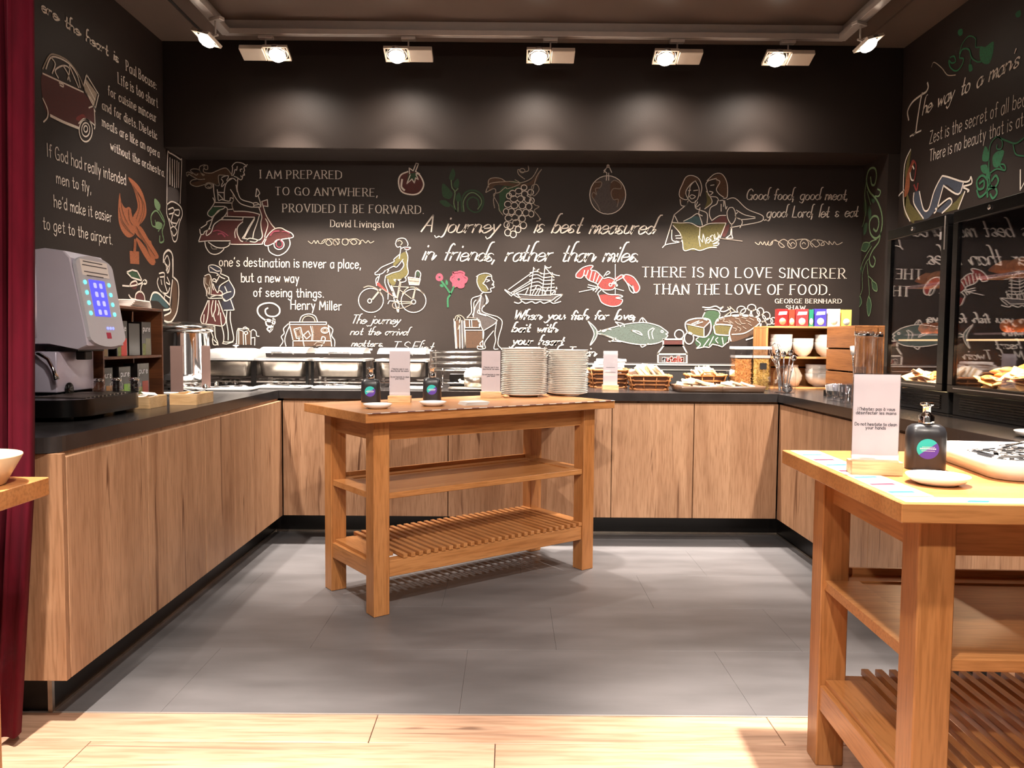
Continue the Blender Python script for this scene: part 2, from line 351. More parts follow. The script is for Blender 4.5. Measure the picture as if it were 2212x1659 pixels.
# ---------------------------------------------------------------- track and lamps
t = thing('light_track', 'pale metal lighting track running round three sides of the ceiling', 'track', (0, 0, ZC))
TX0, TX1, TY = -1.76, 2.04, 4.93
part('rail', M_trk, t, lambda b: (b.box(TX0-.02, TX1+.02, TY-.02, TY+.02, -.10, -.065, c=.002), b.box(TX0-.02, TX0+.02, YF, TY-.021, -.10, -.065, c=.002), b.box(TX1-.02, TX1+.02, YF, TY-.021, -.10, -.065, c=.002)))
part('mounting_profile', M_trk, t, lambda b: (b.box(TX0-.05, TX1+.05, TY+.022, TY+.05, -.085, -.001), b.box(TX0-.05, TX0-.022, YF, TY+.02, -.085, -.001), b.box(TX1+.022, TX1+.05, YF, TY+.02, -.085, -.001)))
def lamp(x, y, side, label, rz=0, tilt=0, box=True):
    t = thing('track_spotlight', label, 'spotlight', (x, y, 3.13), rz, 'track spotlights')
    sx = .072*side
    part('adapter', M_trk, t, lambda b: b.box(sx-.045, sx+.045, -.012, .03, -.022, -.001, c=.003))
    part('stem', M_trk, t, lambda b: (b.tube([(sx, 0, -.02), (sx, 0, -.108)], .005, 8), b.box(sx-.02, sx+.02, -.006, .006, -.111, -.101)))
    if box: part('driver_box', M_lamp, t, lambda b: b.at(sx+.078*side, .0, -.108, rx=radians(-20)).box(-.072, .072, -.055, .055, -.016, .014, c=.003))
    fr = part('lamp_frame', M_lamp, t, lambda b: (b.at(0, 0, -.106, rx=radians(-22), ry=tilt), b.box(-.075, .075, -.06, -.052, -.012, .006), b.box(-.075, .075, .052, .06, -.012, .006), b.box(-.075, -.067, -.052, .052, -.012, .006), b.box(.067, .075, -.052, .052, -.012, .006)))
    part('gimbal_ring', M_chrome, t, lambda b: (b.at(0, 0, -.106, rx=radians(-22), ry=tilt), b.lathe([(.05, -.008), (.064, -.008), (.064, .006), (.05, .006), (.05, -.008)], 24, close=True)))
    part('reflector', M_chrome, t, lambda b: (b.at(0, 0, -.118, rx=radians(-22), ry=tilt), b.lathe([(.052, 0), (.05, .012), (.034, .036), (.012, .048)], 24)))
    part('lens', M_bulb, t, lambda b: (b.at(0, 0, -.120, rx=radians(-22), ry=tilt), b.lathe([(.050, 0), (.047, -.014), (.036, -.026), (.018, -.033), (.001, -.035)], 24)))
    return t
nm = ['leftmost of the five on the back rail, box on its left', 'second from left on the back rail', 'middle one of the five on the back rail', 'second from right on the back rail', 'rightmost of the five on the back rail']
for i, (x, y) in enumerate(LAMPS): lamp(x, TY-.0, -1 if i == 0 else 1, 'glowing track spotlight, '+nm[i])
lamp(-1.80, 4.70, 1, 'glowing tilted track spotlight on the left side rail, in the corner', radians(-28), radians(20), False)
lamp(2.10, 4.68, -1, 'glowing tilted track spotlight on the right side rail, in the corner', radians(28), radians(-20), False)
# ---------------------------------------------------------------- tables
def table(loc, rz, L, Wd, H, label, group, slats=True):
    t = thing('serving_table', label, 'table', loc, rz, group)
    lx, ly = L/2-.075-.04, Wd/2-.075-.04          # leg centres
    part('table_top', M_tbl, t, lambda b: b.box(-L/2, L/2, -Wd/2, Wd/2, H-.042, H, c=.002))
    for sx in (-1, 1):
        for sy in (-1, 1):
            part('leg', M_tblz, t, lambda b: b.box(sx*lx-.04, sx*lx+.04, sy*ly-.04, sy*ly+.04, 0, H-.042, c=.003))
    for sy in (-1, 1):
        part('apron', M_tbl, t, lambda b: b.box(-lx+.04, lx-.04, sy*ly-.012+sy*.0, sy*ly+.012, H-.135, H-.042))
    for sx in (-1, 1):
        part('apron', M_tbly, t, lambda b: b.box(sx*lx-.012, sx*lx+.012, -ly+.04, ly-.04, H-.135, H-.042))
    # middle shelf: recessed panel in a frame with a low back rail
    zs = .558; q = MB()
    part('shelf', M_tbl, t, lambda b: b.box(-lx-.02, lx+.02, -ly+.041, ly-.041, zs-.016, zs-.006))
    fr = part('shelf_frame', M_tbl, t, lambda b: (b.box(-lx+.04, lx-.04, -ly-.03, -ly+.04, zs-.028, zs, c=.002), b.box(-lx+.04, lx-.04, ly-.04, ly+.03, zs-.028, zs, c=.002), b.box(-lx-.03, -lx+.07, -ly+.04, ly-.04, zs-.028, zs+.0005, c=.001), b.box(lx-.07, lx+.03, -ly+.04, ly-.04, zs-.028, zs+.0005, c=.001)))
    part('back_rail', M_tbl, t, lambda b: b.box(-lx+.04, lx-.04, ly+.018, ly+.03, zs, zs+.022, c=.001))
    zl = .245
    for sy in (-1, 1): part('lower_rail', M_tbl, t, lambda b: b.box(-lx+.04, lx-.04, sy*ly-.03, sy*ly+.03, zl-.075, zl, c=.002))
    for sx in (-1, 1): part('lower_rail', M_tbly, t, lambda b: b.box(sx*lx-.035, sx*lx+.035+(-.0), -ly+.04, ly-.04, zl-.075, zl, c=.002))
    for sx in (-1, 1): part('end_board', M_tbly, t, lambda b: b.box(sx*lx-.03 if sx > 0 else -lx-.02, sx*lx+.02 if sx > 0 else -lx+.10, -ly+.041, ly-.041, zl+.0005, zl+.016))
    s0 = MB(); s0.box(-.011, .011, -ly-.034, ly+.034, zl+.001, zl+.021, c=.0015); s0 = s0.build('slat', M_tbly, t)
    x = -lx+.125; k = 0; xs = []
    while x < lx-.05: xs.append(x); x += .0415
    s0.location.x = xs[0]
    for x in xs[1:]:
        c = s0.copy(); C.objects.link(c); c.parent = t; c.location.x = x
    return t
TC = (-.226, 4.055); TA = radians(36.6)
tb = table((TC[0], TC[1], 0), TA, 1.485, .69, .932, 'light oak serving table with slatted lower shelf standing askew in the middle of the floor', 'serving tables')
TR = (1.578, 1.968); TRA = radians(-2.2)
table((TR[0], TR[1], 0), TRA, 1.49, .80, .920, 'light oak serving table at the right edge, nearest the viewer', 'serving tables')
table((-1.056-.745, 1.777-.37, 0), 0, 1.49, .74, .930, 'wooden serving table cut off by the left edge, corner of its top in view', 'serving tables')
def tloc(x, y, r=0): return (TC[0]+x*cos(TA)-y*sin(TA), TC[1]+x*sin(TA)+y*cos(TA))
# ---------------------------------------------------------------- chalk murals
def chalk(name, rgb, k=.88):
    m, nt, b = nodes(name); N = nt.nodes; K = nt.links
    tc = N.new('ShaderNodeTexCoord'); n = N.new('ShaderNodeTexNoise'); n.inputs['Scale'].default_value = 160; n.inputs['Detail'].default_value = 3
    K.new(tc.outputs['Object'], n.inputs['Vector']); r = N.new('ShaderNodeValToRGB')
    r.color_ramp.elements[0].position = .28; r.color_ramp.elements[1].position = .5
    a = L3(rgb); wl = L3(WALLC); r.color_ramp.elements[0].color = tuple(a[i]*(1-k)+wl[i]*k*.6+a[i]*.2 for i in range(3))+(1,); r.color_ramp.elements[1].color = a
    K.new(n.outputs[0], r.inputs[0]); K.new(r.outputs[0], b.inputs['Base Color']); b.inputs['Roughness'].default_value = .8; return m
def _ch(n, c, k=.88, _f=chalk):
    s = .86 if n == 'white_chalk' else .64
    return _f(n, tuple(v*s for v in c), k)
CK = dict(w=_ch('white_chalk', (235, 222, 208), .5), d=_ch('dim_chalk', (186, 168, 152), .6), r=_ch('dark_red_chalk', (110, 38, 32)), R=_ch('red_chalk', (176, 54, 48)),
          g=_ch('green_chalk', (52, 96, 54)), G=_ch('bright_green_chalk', (38, 140, 84)), l=_ch('pale_green_chalk', (150, 186, 130)), y=_ch('olive_chalk', (124, 112, 44)),
          b=_ch('brown_chalk', (112, 74, 44)), t=_ch('tan_chalk', (236, 214, 190)), u=_ch('slate_blue_chalk', (76, 84, 104)), c=_ch('teal_chalk', (66, 104, 108)),
          k=_ch('pink_chalk', (206, 84, 110)), o=_ch('orange_chalk', (206, 112, 60)), v=_ch('navy_chalk', (52, 50, 70)), s=_ch('sea_chalk', (104, 122, 112)), x=M_blackm, a=_ch('grey_chalk', (104, 92, 88)))
CKK = list(CK)
CROP = dict(A=(0, 0, 2.963), B=(380, 330, 3.95), C=(900, 330, 3.858), D=(1360, 340, 3.95), E=(1880, 0, 3.455), F=(400, 340, 7.539), H=(340, 560, 8.295), J=(760, 500, 6.144), K=(1400, 640, 4.254), Q=(200, 560, 5.184), M=(80, 500, 3.455))
class Plane:
    """flat coordinates (a along the wall, z up) and back to 3D, a hair in front of the wall"""
    def __init__(s, kind, c): s.k = kind; s.c = c; s.n = 0
    def uv(s, px, py): return on_y(px, py, s.c) if s.k == 'y' else on_x(px, py, s.c)
    def p3(s, a, z, off):
        if s.k == 'y': return (a, s.c-off, z)
        return (s.c+off, a, z) if s.c < 0 else (s.c-off, a, z)
P_back, P_left, P_right, P_alc = Plane('y', YB), Plane('x', XL), Plane('x', XR), Plane('x', XA)
def spline(P, closed, n=5):
    if len(P) < 3: return P
    out = []; N = len(P)
    for i in range(N if closed else N-1):
        g = (lambda j: P[j % N]) if closed else (lambda j: P[max(0, min(N-1, j))])
        p0, p1, p2, p3 = g(i-1), g(i), g(i+1), g(i+2)
        for k in range(n):
            t = k/n; t2 = t*t; t3 = t2*t
            out.append(tuple(.5*((2*p1[c])+(-p0[c]+p2[c])*t+(2*p0[c]-5*p1[c]+4*p2[c]-p3[c])*t2+(-p0[c]+3*p1[c]-3*p2[c]+p3[c])*t3) for c in (0, 1)))
    if not closed: out.append(P[-1])
    return out
def ribbon(b, pl, pts, w, mi, off, closed=False, nib=None):
    """flat chalk stroke of width w (metres) along pts in wall metres"""
    Q = [pts[0]]
    for p in pts[1:]:
        if abs(p[0]-Q[-1][0])+abs(p[1]-Q[-1][1]) > 4e-4: Q.append(p)
    if closed and len(Q) > 2 and abs(Q[0][0]-Q[-1][0])+abs(Q[0][1]-Q[-1][1]) < 4e-4: Q.pop()
    n = len(Q)
    if n < 2: return
    L = []; R = []
    for i, p in enumerate(Q):
        a = Q[(i-1) % n] if (closed or i > 0) else p; c = Q[(i+1) % n] if (closed or i < n-1) else p
        dx, dy = c[0]-a[0], c[1]-a[1]; l = sqrt(dx*dx+dy*dy) or 1; dx /= l; dy /= l
        ww = w
        if nib == 'serif': ww = w*(.5+.75*abs(dy))
        elif nib == 'script': ww = w*(.4+.85*abs(dx*.5+dy*.87))
        ex = w*.3 if not closed else 0
        q = p
        if i == 0: q = (p[0]-dx*ex, p[1]-dy*ex)
        if i == n-1: q = (p[0]+dx*ex, p[1]+dy*ex)
        L.append((q[0]-dy*ww/2, q[1]+dx*ww/2)); R.append((q[0]+dy*ww/2, q[1]-dx*ww/2))
    vs = [pl.p3(x, z, off) for x, z in L]+[pl.p3(x, z, off) for x, z in R]
    fs = [(i, (i+1) % n, n+(i+1) % n, n+i) for i in range(n if closed else n-1)]
    b.add(vs, fs, mi)
def parse(s, crop):
    ox, oy, k = CROP[crop]; return [(ox+float(a)/k, oy+float(c)/k) for a, c in (q.split(',') for q in s.split())]
def draw(label, pl, crop, data, parent, w=.0072, name='chalk_drawing', flip=False):
    b = MB(); off = .0008
    for line in data.strip().split('\n'):
        t = line.split(None, 2)
        if len(t) < 3: continue
        kd, col, rest = t; cw = w
        if col[-1].isdigit(): cw = w*int(col[-1])/5; col = col[:-1]
        mi = CKK.index(col)
        if kd == 'e':
            q = [float(v) for v in rest.replace(',', ' ').split()]; cx, cy, rx, ry = q[:4]; a0 = radians(q[4]) if len(q) > 4 else 0
            ox, oy, k = CROP[crop]
            P = [(ox+(cx+rx*cos(a)*cos(a0)-ry*sin(a)*sin(a0))/k, oy+(cy+rx*cos(a)*sin(a0)+ry*sin(a)*cos(a0))/k) for a in [2*pi*j/28 for j in range(28)]]; P = [pl.uv(*p) for p in P]
            ribbon(b, pl, P, cw, mi, off+.0022, True); continue
        P = [pl.uv(*p) for p in parse(rest, crop)]
        if kd == 'c': ribbon(b, pl, spline(P, False), cw, mi, off+.0022)
        elif kd == 'o': ribbon(b, pl, spline(P, True), cw, mi, off+.0022, True)
        elif kd in 'lp':
            if kd == 'p': P = P+[P[0]]
            for i in range(len(P)-1): ribbon(b, pl, P[i:i+2], cw, mi, off+.0022)
        elif kd in 'fF':
            if kd == 'f': P = spline(P, True, 4)
            b.ngon([pl.p3(x, z, off) for x, z in P], mi); off += .00008
    return b.build(name, [CK[k] for k in CKK], parent, label)
# -- single-stroke lettering. x-height 10, capitals 16, descender -6
G = {}
for ln in '''a|8|C 8,8 5,10 1,8 0,4 2,0 5,0 8,3|L 8,10 8,0
b|8|L 0,16 0,0|C 0,7 4,10 8,8 8,3 5,0 0,2
c|7|C 7,8 4,10 1,8 0,4 2,0 5,0 7,2
d|8|L 8,16 8,0|C 8,7 4,10 0,7 0,3 4,0 8,3
e|8|C 0,5 8,6 7,9 4,10 1,8 0,4 2,0 5,0 8,2
f|6|C 7,15 5,16 3,14 3,9 3,0|L 0,9 6,9
g|8|C 8,8 5,10 1,8 0,4 2,0 5,0 8,3|C 8,10 8,-1 6,-6 3,-6 0,-4
h|8|L 0,16 0,0|C 0,6 3,10 7,9 8,6 8,0
i|1|L .5,10 .5,0|L .5,14.2 .5,13.4
j|3|C 3,10 3,-2 1,-6 -2,-5|L 3,14.2 3,13.4
k|7|L 0,16 0,0|L 7,10 0,4 8,0
l|1|L .5,16 .5,0
m|12|L 0,10 0,0|C 0,6 3,10 5,9 6,6 6,0|C 6,6 9,10 11,9 12,6 12,0
n|8|L 0,10 0,0|C 0,6 3,10 7,9 8,6 8,0
o|8|C 4,10 1,8.5 0,5 1,1.5 4,0 7,1.5 8,5 7,8.5 4,10
p|8|L 0,10 0,-6|C 0,7 4,10 8,8 8,3 5,0 0,2
q|8|L 8,10 8,-6|C 8,7 4,10 0,7 0,3 4,0 8,3
r|6|L 0,10 0,0|C 0,6 2,9 6,10
s|7|C 7,8.5 4,10 1,9 1,6.5 6,4 7,1.5 3,0 0,1.5
t|6|C 3,15 3,3 4,0 7,1|L 0,10 6,10
u|8|C 0,10 0,3 2,0 6,1 8,4|L 8,10 8,0
v|8|L 0,10 4,0 8,10
w|12|L 0,10 3,0 6,8 9,0 12,10
x|8|L 0,10 8,0|L 8,10 0,0
y|8|L 0,10 4,1|L 8,10 2,-6
z|8|L 0,10 8,10 0,0 8,0
A|12|L 0,0 6,16 12,0|L 2.5,6 9.5,6
B|9|L 0,0 0,16|C 0,16 5,16 8,13 5,8.6 0,8.4|C 0,8.4 6,8.4 9,4.5 6,0 0,0
C|11|C 11,13 7,16 2,14 0,8 2,2 7,0 11,3
D|12|L 0,0 0,16|C 0,16 5,16 11,13 12,8 11,3 5,0 0,0
E|9|L 9,16 0,16 0,0 9,0|L 0,8.5 7,8.5
F|9|L 9,16 0,16 0,0|L 0,8.5 7,8.5
G|12|C 11,13 7,16 2,14 0,8 2,2 7,0 11,2|L 7,7 11.5,7 11.5,0
H|11|L 0,0 0,16|L 11,0 11,16|L 0,8.5 11,8.5
I|1|L .5,0 .5,16
J|7|C 7,16 7,4 4,0 0,3
K|10|L 0,0 0,16|L 10,16 0,7 10,0
L|9|L 0,16 0,0 9,0
M|14|L 0,0 1,16 7,4 13,16 14,0
N|11|L 0,0 0,16 11,0 11,16
O|13|C 6.5,16 2,14 0,8 2,2 6.5,0 11,2 13,8 11,14 6.5,16
P|9|L 0,0 0,16|C 0,16 6,16 9,12 6,7.6 0,7.4
Q|13|C 6.5,16 2,14 0,8 2,2 6.5,0 11,2 13,8 11,14 6.5,16|L 8,4 14,-2
R|10|L 0,0 0,16|C 0,16 6,16 9,12 6,8 0,7.6|L 4,7.6 10.5,0
S|9|C 9,13.5 5,16 1,14 1,10 5,8 9,6 9,2 5,0 0,2.5
T|11|L 0,16 11,16|L 5.5,16 5.5,0
U|11|C 0,16 0,4 3,0 8,0 11,4 11,16
V|12|L 0,16 6,0 12,16
W|17|L 0,16 4,0 8.5,14 13,0 17,16
X|11|L 0,16 11,0|L 11,16 0,0
Y|11|L 0,16 5.5,8 11,16|L 5.5,8 5.5,0
Z|10|L 0,16 10,16 0,0 10,0
.|1|L .5,.8 .5,0
,|2|L 1,1 0,-3
'|1|L 1,16 0,13
:|1|L .5,8 .5,7.2|L .5,1 .5,.2'''.split('\n'):
    g = ln.split('|'); G[g[0]] = (float(g[1]), [(q[0], [tuple(float(v) for v in z.split(',')) for z in q[2:].split()]) for q in g[2:]])
G['é'] = (8, G['e'][1]+[('L', [(3, 12.4), (6, 15)])]); G['à'] = (8, G['a'][1]+[('L', [(2, 15), (5, 12.4)])])
G[':'] = (1, [('L', [(.5, 8), (.5, 7.2)]), ('L', [(.5, 1), (.5, .2)])])
def layout(txt, style):
    x = 0; out = []
    for ch in txt:
        if ch == ' ': x += 11 if style == 'script' else 7; continue
        wd, st = G[ch]
        if style == 'script' and ch.isupper(): x += 1
        out.append((ch, x, wd, st)); x += wd+(5.4 if style == 'serif' else 4.2 if style == 'hand' else 2.6)
    return out, x-4
def text(txt, pl, crop, x0, y0, x1, y1, cap, parent, style='hand', wt=2.2, col='w', shear=None, b=None, jit=.35, off=.0030):
    """baseline from pixel (x0,y0) to (x1,y1) of the crop, cap = capital height in crop pixels"""
    own = b is None; b = b or MB(); ox, oy, k = CROP[crop]
    A = Vector(pl.uv(ox+x0/k, oy+y0/k)); B = Vector(pl.uv(ox+x1/k, oy+y1/k)); Tp = Vector(pl.uv(ox+x0/k, oy+(y0-cap)/k))
    hgt = (Tp-A).length; D = (B-A); L = D.length; D.normalize(); U = Vector((-D.y, D.x))
    if U.y < 0: U = -U
    it, tw = layout(txt, style); sx = L/tw; sy = hgt/16
    if shear is None: shear = .42 if style == 'script' else 0
    rnd = random.Random(len(txt)*7+int(x0)); wm = wt*abs((Tp-A).length/cap)*k/1.0
    def M(x, y): q = A+D*(x*sx+y*shear*sy)+U*(y*sy); return (q.x, q.y)
    for ch, gx, wd, st in it:
        jy = rnd.uniform(-jit, jit); jx = rnd.uniform(-jit, jit)
        for kd, P in st:
            if style == 'script' and ch.islower(): P = [(x, y*.78 if y < 10 else 7.8+(y-10)*1.37) for x, y in P]
            P = [(gx+jx+x, y+jy) for x, y in P]
            Q = spline([M(*p) for p in P], False, 5) if kd == 'C' else [M(*p) for p in P]
            if style == 'script' and kd == 'C' and ch in 'aceudmnhrs' and abs(P[-1][1]) < 3: Q = Q+[M(P[-1][0]+1.6, max(P[-1][1], 0)+1.2), M(P[-1][0]+3.2, 4.5)]
            if style == 'script' and kd == 'L' and ch in 'adu' and P[-1][1] < 1: Q = Q+[M(P[-1][0]+1.6, .8), M(P[-1][0]+3, 4)]
            if style == 'script' and ch in 'gyj' and P[-1][1] < -3: Q = Q+[M(P[-1][0]-3, P[-1][1]-1.5), M(P[-1][0]-5.5, P[-1][1]+.5)]
            if style == 'script' and ch in 'dblhk' and kd == 'L' and P[0][1] > 15: Q = [M(P[0][0]+3.6, P[0][1]+2.4), M(P[0][0]+1.2, P[0][1]+2.2)]+Q
            for q in ([Q] if kd == 'C' or len(Q) < 3 or style == 'script' and abs(len(Q)-len(P)) > 0 else [Q[i:i+2] for i in range(len(Q)-1)]): ribbon(b, pl, q, wm, CKK.index(col), off, nib=style if style != 'hand' else None)
            if style == 'serif' and kd == 'L':
                for i, (e, f) in enumerate(((P[0], P[1]), (P[-1], P[-2]))):
                    if abs(f[1]-e[1]) > 6 and ch not in ".,':" and (e[1] < .6+jy+.2 or e[1] > 15+jy or ch.islower()):
                        ribbon(b, pl, [M(e[0]-1.9, e[1]), M(e[0]+1.9, e[1])], wm*.75, CKK.index(col), off)
    if own: return b.build('chalk_lettering', [CK[k] for k in CKK], parent, 'chalk words "%s"' % txt)
B_, L_, R_ = W_back, W_left, W_right
for a in (("I AM PREPARED", 'B', 722, 218, 1420, 222, 68), ("TO GO ANYWHERE,", 'B', 850, 360, 1728, 372, 66), ("PROVIDED IT BE FORWARD.", 'B', 915, 505, 2118, 520, 68)):
    text(a[0], P_back, *a[1:], B_, 'serif', 1.7)
text("David Livingston", P_back, 'B', 1320, 632, 1858, 640, 58, B_, 'serif', 1.5)
text("one's destination is never a place,", P_back, 'B', 372, 967, 1580, 988, 76, B_, 'hand', 1.9)
text("but a new way", P_back, 'B', 560, 1102, 1050, 1108, 76, B_, 'hand', 1.9)
text("of seeing things.", P_back, 'B', 664, 1226, 1260, 1234, 74, B_, 'hand', 1.9)
text("Henry Miller", P_back, 'B', 982, 1336, 1412, 1342, 76, B_, 'hand', 2.0)
text("The journey", P_back, 'B', 1490, 1455, 1900, 1460, 72, B_, 'script', 1.5)
text("not the arrival", P_back, 'B', 1488, 1552, 1970, 1556, 60, B_, 'script', 1.5)
text("matters.", P_back, 'B', 1498, 1650, 1760, 1654, 54, B_, 'script', 1.5)
text("T.S.Eliot", P_back, 'B', 1830, 1690, 2180, 1694, 78, B_, 'script', 1.5)
text("A journey", P_back, 'C', 30, 660, 660, 668, 140, B_, 'script', 2.5)
text("is best measured", P_back, 'C', 975, 665, 1945, 680, 140, B_, 'script', 2.5)
text("in friends,", P_back, 'C', 45, 892, 640, 905, 140, B_, 'script', 2.5)
text("rather than miles.", P_back, 'C', 735, 905, 1830, 908, 142, B_, 'script', 2.5)
text("When you fish for love,", P_back, 'C', 800, 1388, 1810, 1392, 74, B_, 'script', 2.6)
text("bait with", P_back, 'C', 795, 1492, 1150, 1495, 70, B_, 'script', 2.6)
text("your heart", P_back, 'C', 795, 1598, 1210, 1602, 70, B_, 'script', 2.6)
text("Mark Twain", P_back, 'C', 980, 1692, 1470, 1696, 76, B_, 'script', 2.2)
text("Good food, good meat,", P_back, 'D', 990, 362, 1850, 362, 92, B_, 'script', 1.9, shear=.2)
text("good Lord, let s eat", P_back, 'D', 1168, 512, 1935, 508, 96, B_, 'script', 1.9, shear=.2)
text("THERE IS NO LOVE SINCERER", P_back, 'D', 108, 1020, 1842, 1032, 84, B_, 'serif', 2.1)
text("THAN THE LOVE OF FOOD.", P_back, 'D', 205, 1166, 1715, 1172, 84, B_, 'serif', 2.3)
text("GEORGE BERNHARD", P_back, 'D', 1240, 1243, 1808, 1245, 36, B_, 'serif', 1.4)
text("SHAW", P_back, 'D', 1332, 1300, 1500, 1302, 36, B_, 'serif', 1.4)
# left wall
text("ere the heart is", P_left, 'A', 262, 66, 750, 398, 74, L_, 'script', 4.2, shear=.15)
for a in (("Paul Bocuse:", 805, 450, 1000, 574, 62), ("Life is too short", 753, 532, 1008, 690, 66), ("for cuisine minceur", 688, 606, 1000, 784, 60), ("and for diets. Dietetic", 652, 698, 1003, 893, 58), ("meals are like an opera", 652, 806, 1018, 1008, 58), ("without the orchestra.", 705, 958, 1052, 1134, 56)):
    text(a[0], P_left, 'A', *a[1:], L_, 'serif', 2.2)
for a in (("If God had really intended", 300, 1000, 803, 1186, 82), ("men to fly,", 358, 1172, 580, 1236, 72), ("he'd make it easier", 343, 1324, 712, 1422, 76), ("to get to the airport.", 272, 1462, 716, 1566, 76)):
    text(a[0], P_left, 'A', *a[1:], L_, 'hand', 2.3)
# right wall
text("he way to a man's heart", P_right, 'E', 392, 858, 1420, 340, 112, R_, 'script', 3.4, shear=.3)
draw('large chalk capital T', P_right, 'E', '''c w9 290,895 282,830 320,760 390,705 420,685 436,650 430,618
c w9 392,695 380,740 365,830 350,930 342,985 322,1010
c w7 300,1018 330,1000 382,975''', R_, name='chalk_lettering')
text("Zest is the secret of all beauty.", P_right, 'E', 445, 1072, 1290, 735, 90, R_, 'hand', 1.7)
text("There is no beauty that is attractive", P_right, 'E', 445, 1206, 1400, 842, 84, R_, 'hand', 1.7)
text("W", P_right, 'E', 1072, 1440, 1250, 1370, 150, R_, 'script', 3)
draw('red motor scooter carrying a couple, her long hair flying', P_back, 'F', '''F r 255,1270 480,1130 580,1030 940,1030 945,1045 860,1130 860,1250 930,1360 1080,1390 1240,1370 1260,1180 1230,1040 1250,960 1215,830 1260,790 1320,920 1460,1140 1640,1190 1740,1300 1560,1330 1320,1440 1290,1400 1240,1410 760,1410 740,1370 225,1370
f r 700,880 960,880 1200,920 1160,960 700,960
F r 1250,730 1340,700 1345,790 1260,790
f b 230,250 420,250 640,180 760,280 700,300 560,300 540,420 480,440 330,420 200,470 90,420 330,360 180,340 30,260
f g 480,810 560,820 620,840 450,960 390,960 370,900 420,830
c w 760,300 775,180 770,140 830,85 930,95 990,130 1015,120
c w 1000,150 960,160 970,210 955,240 970,290 945,290 930,350 900,365 850,330 800,310
c w 850,150 840,210 815,200 800,260 780,300
c w 930,190 900,200 905,230
c w 910,300 920,320
c w 690,400 730,350 790,345 835,385
c w 860,335 855,420 850,520 890,650 950,700 1100,745 1110,810 1000,790 900,750 830,670 790,600 740,525
c w 640,690 640,560 660,450 700,390 760,350
c w 830,450 850,560
c t 780,610 790,700 765,740 770,810 800,880
c w 1110,745 1170,740 1230,790 1220,810 1110,810
c w 1130,780 1190,770
c t 300,150 360,130 370,190 330,200 310,170 300,230 350,255 440,255 520,220 640,175 700,200 770,300
c t 300,300 270,270 235,200 245,150 300,125 350,130
c t 320,355 220,360 120,310 60,275 40,310 20,260 60,240 120,270
c t 320,290 270,260 220,200 130,190 90,215 110,240 180,290 210,270
c t 180,360 120,370 85,410 110,450 200,475 330,440 440,420 510,460 540,460
e t 390,460 62,48
c t 340,460 380,430 430,450 410,490 370,480
c t 680,300 600,290 545,300 550,400 560,450 530,465 470,430
c w 600,330 640,310 700,300 705,330 680,370 700,390
c w 590,350 620,400 600,440 600,480 650,430
c w 465,440 470,560 490,700 480,740
c w 525,525 535,600 545,700 600,690 720,715 740,660 780,670
l w 540,570 630,575
l w 550,600 620,680
l w 480,735 770,745
l w 470,800 650,800
c w 455,660 480,730 430,820 375,890 375,940 430,970 480,940 540,870 620,840 660,810 690,840 680,900 640,960 600,990
c w 430,970 440,1010 360,1050 350,1090 260,1150
c w 240,1170 255,1250 300,1250 320,1210 360,1190 410,1160
c w 620,990 540,1040 470,1100 430,1210 380,1260 350,1270 350,1220 390,1160 420,1090 470,960 560,870
l w 700,850 770,845
l w 690,850 690,955
c w 800,880 960,880 1110,900 1215,930
c w 640,960 900,970 1130,975
l w 580,1015 940,1020 945,980
c w 1215,930 1170,1080 1120,1220 1105,1310
c w 1135,985 1040,1130 980,1250 930,1320
c w 1130,1010 1050,1150 960,1320
c w 940,1050 860,1130 850,1240 900,1350 940,1370
c w 830,1160 810,1230 820,1310
c w 930,1320 1010,1330 990,1370 1040,1320 1130,1330 1180,1350 1140,1380 1060,1370
c w 1150,640 1160,560 1170,510 1215,580 1190,620 1160,640
l w 1190,620 1240,780
p w 1250,720 1340,690 1350,800 1270,790
c w 1205,820 1250,960 1235,1060 1240,1150 1260,1280 1220,1340 1180,1345
c w 1270,790 1320,940 1400,1080 1460,1150
c w 1310,1000 1350,1100 1300,1280 1320,1330 1290,1400 1320,1440 1400,1420 1560,1340 1750,1305 1740,1240 1640,1190 1560,1150 1460,1165 1370,1240 1310,1330
c w 1310,1310 1260,1390 1220,1415 760,1415 740,1380
l w 735,1360 370,1360 225,1375
c w 260,1265 225,1360
c w 740,1380 710,1440 620,1475 500,1460 380,1380
c w 325,1380 340,1460 400,1550 480,1580 560,1560 620,1510 635,1480
c d 420,1440 450,1490 520,1490
c w 1350,1440 1380,1540 1510,1600 1640,1540 1710,1420 1690,1310
e w 1530,1420 82,80
e k 1535,1410 50,55
c k6 460,1205 530,1190 620,1220 700,1275
c k9 540,1250 600,1240 650,1290
c k9 1390,1270 1440,1210 1530,1200
c k 1580,1210 1650,1210 1700,1240''', B_, w=.0062)
draw('red tomato', P_back, 'B', '''f r 1905,240 1930,180 1980,160 2060,175 2110,240 2105,310 2050,350 1960,345 1915,310
F g 1985,180 2040,170 2070,195 2050,215 2040,250 2020,225 1985,255 1970,240
c w7 1980,162 1920,190 1900,250 1925,330 2010,358 2080,340 2115,270 2080,190 2050,180
l w 1995,180 1990,130 2025,155 2050,90 2070,95 2045,160 2080,180
l w 2000,190 1970,265 2015,225 2035,260 2045,215 2070,230 2050,190
c w9 1930,230 1925,290 1950,320''', B_)
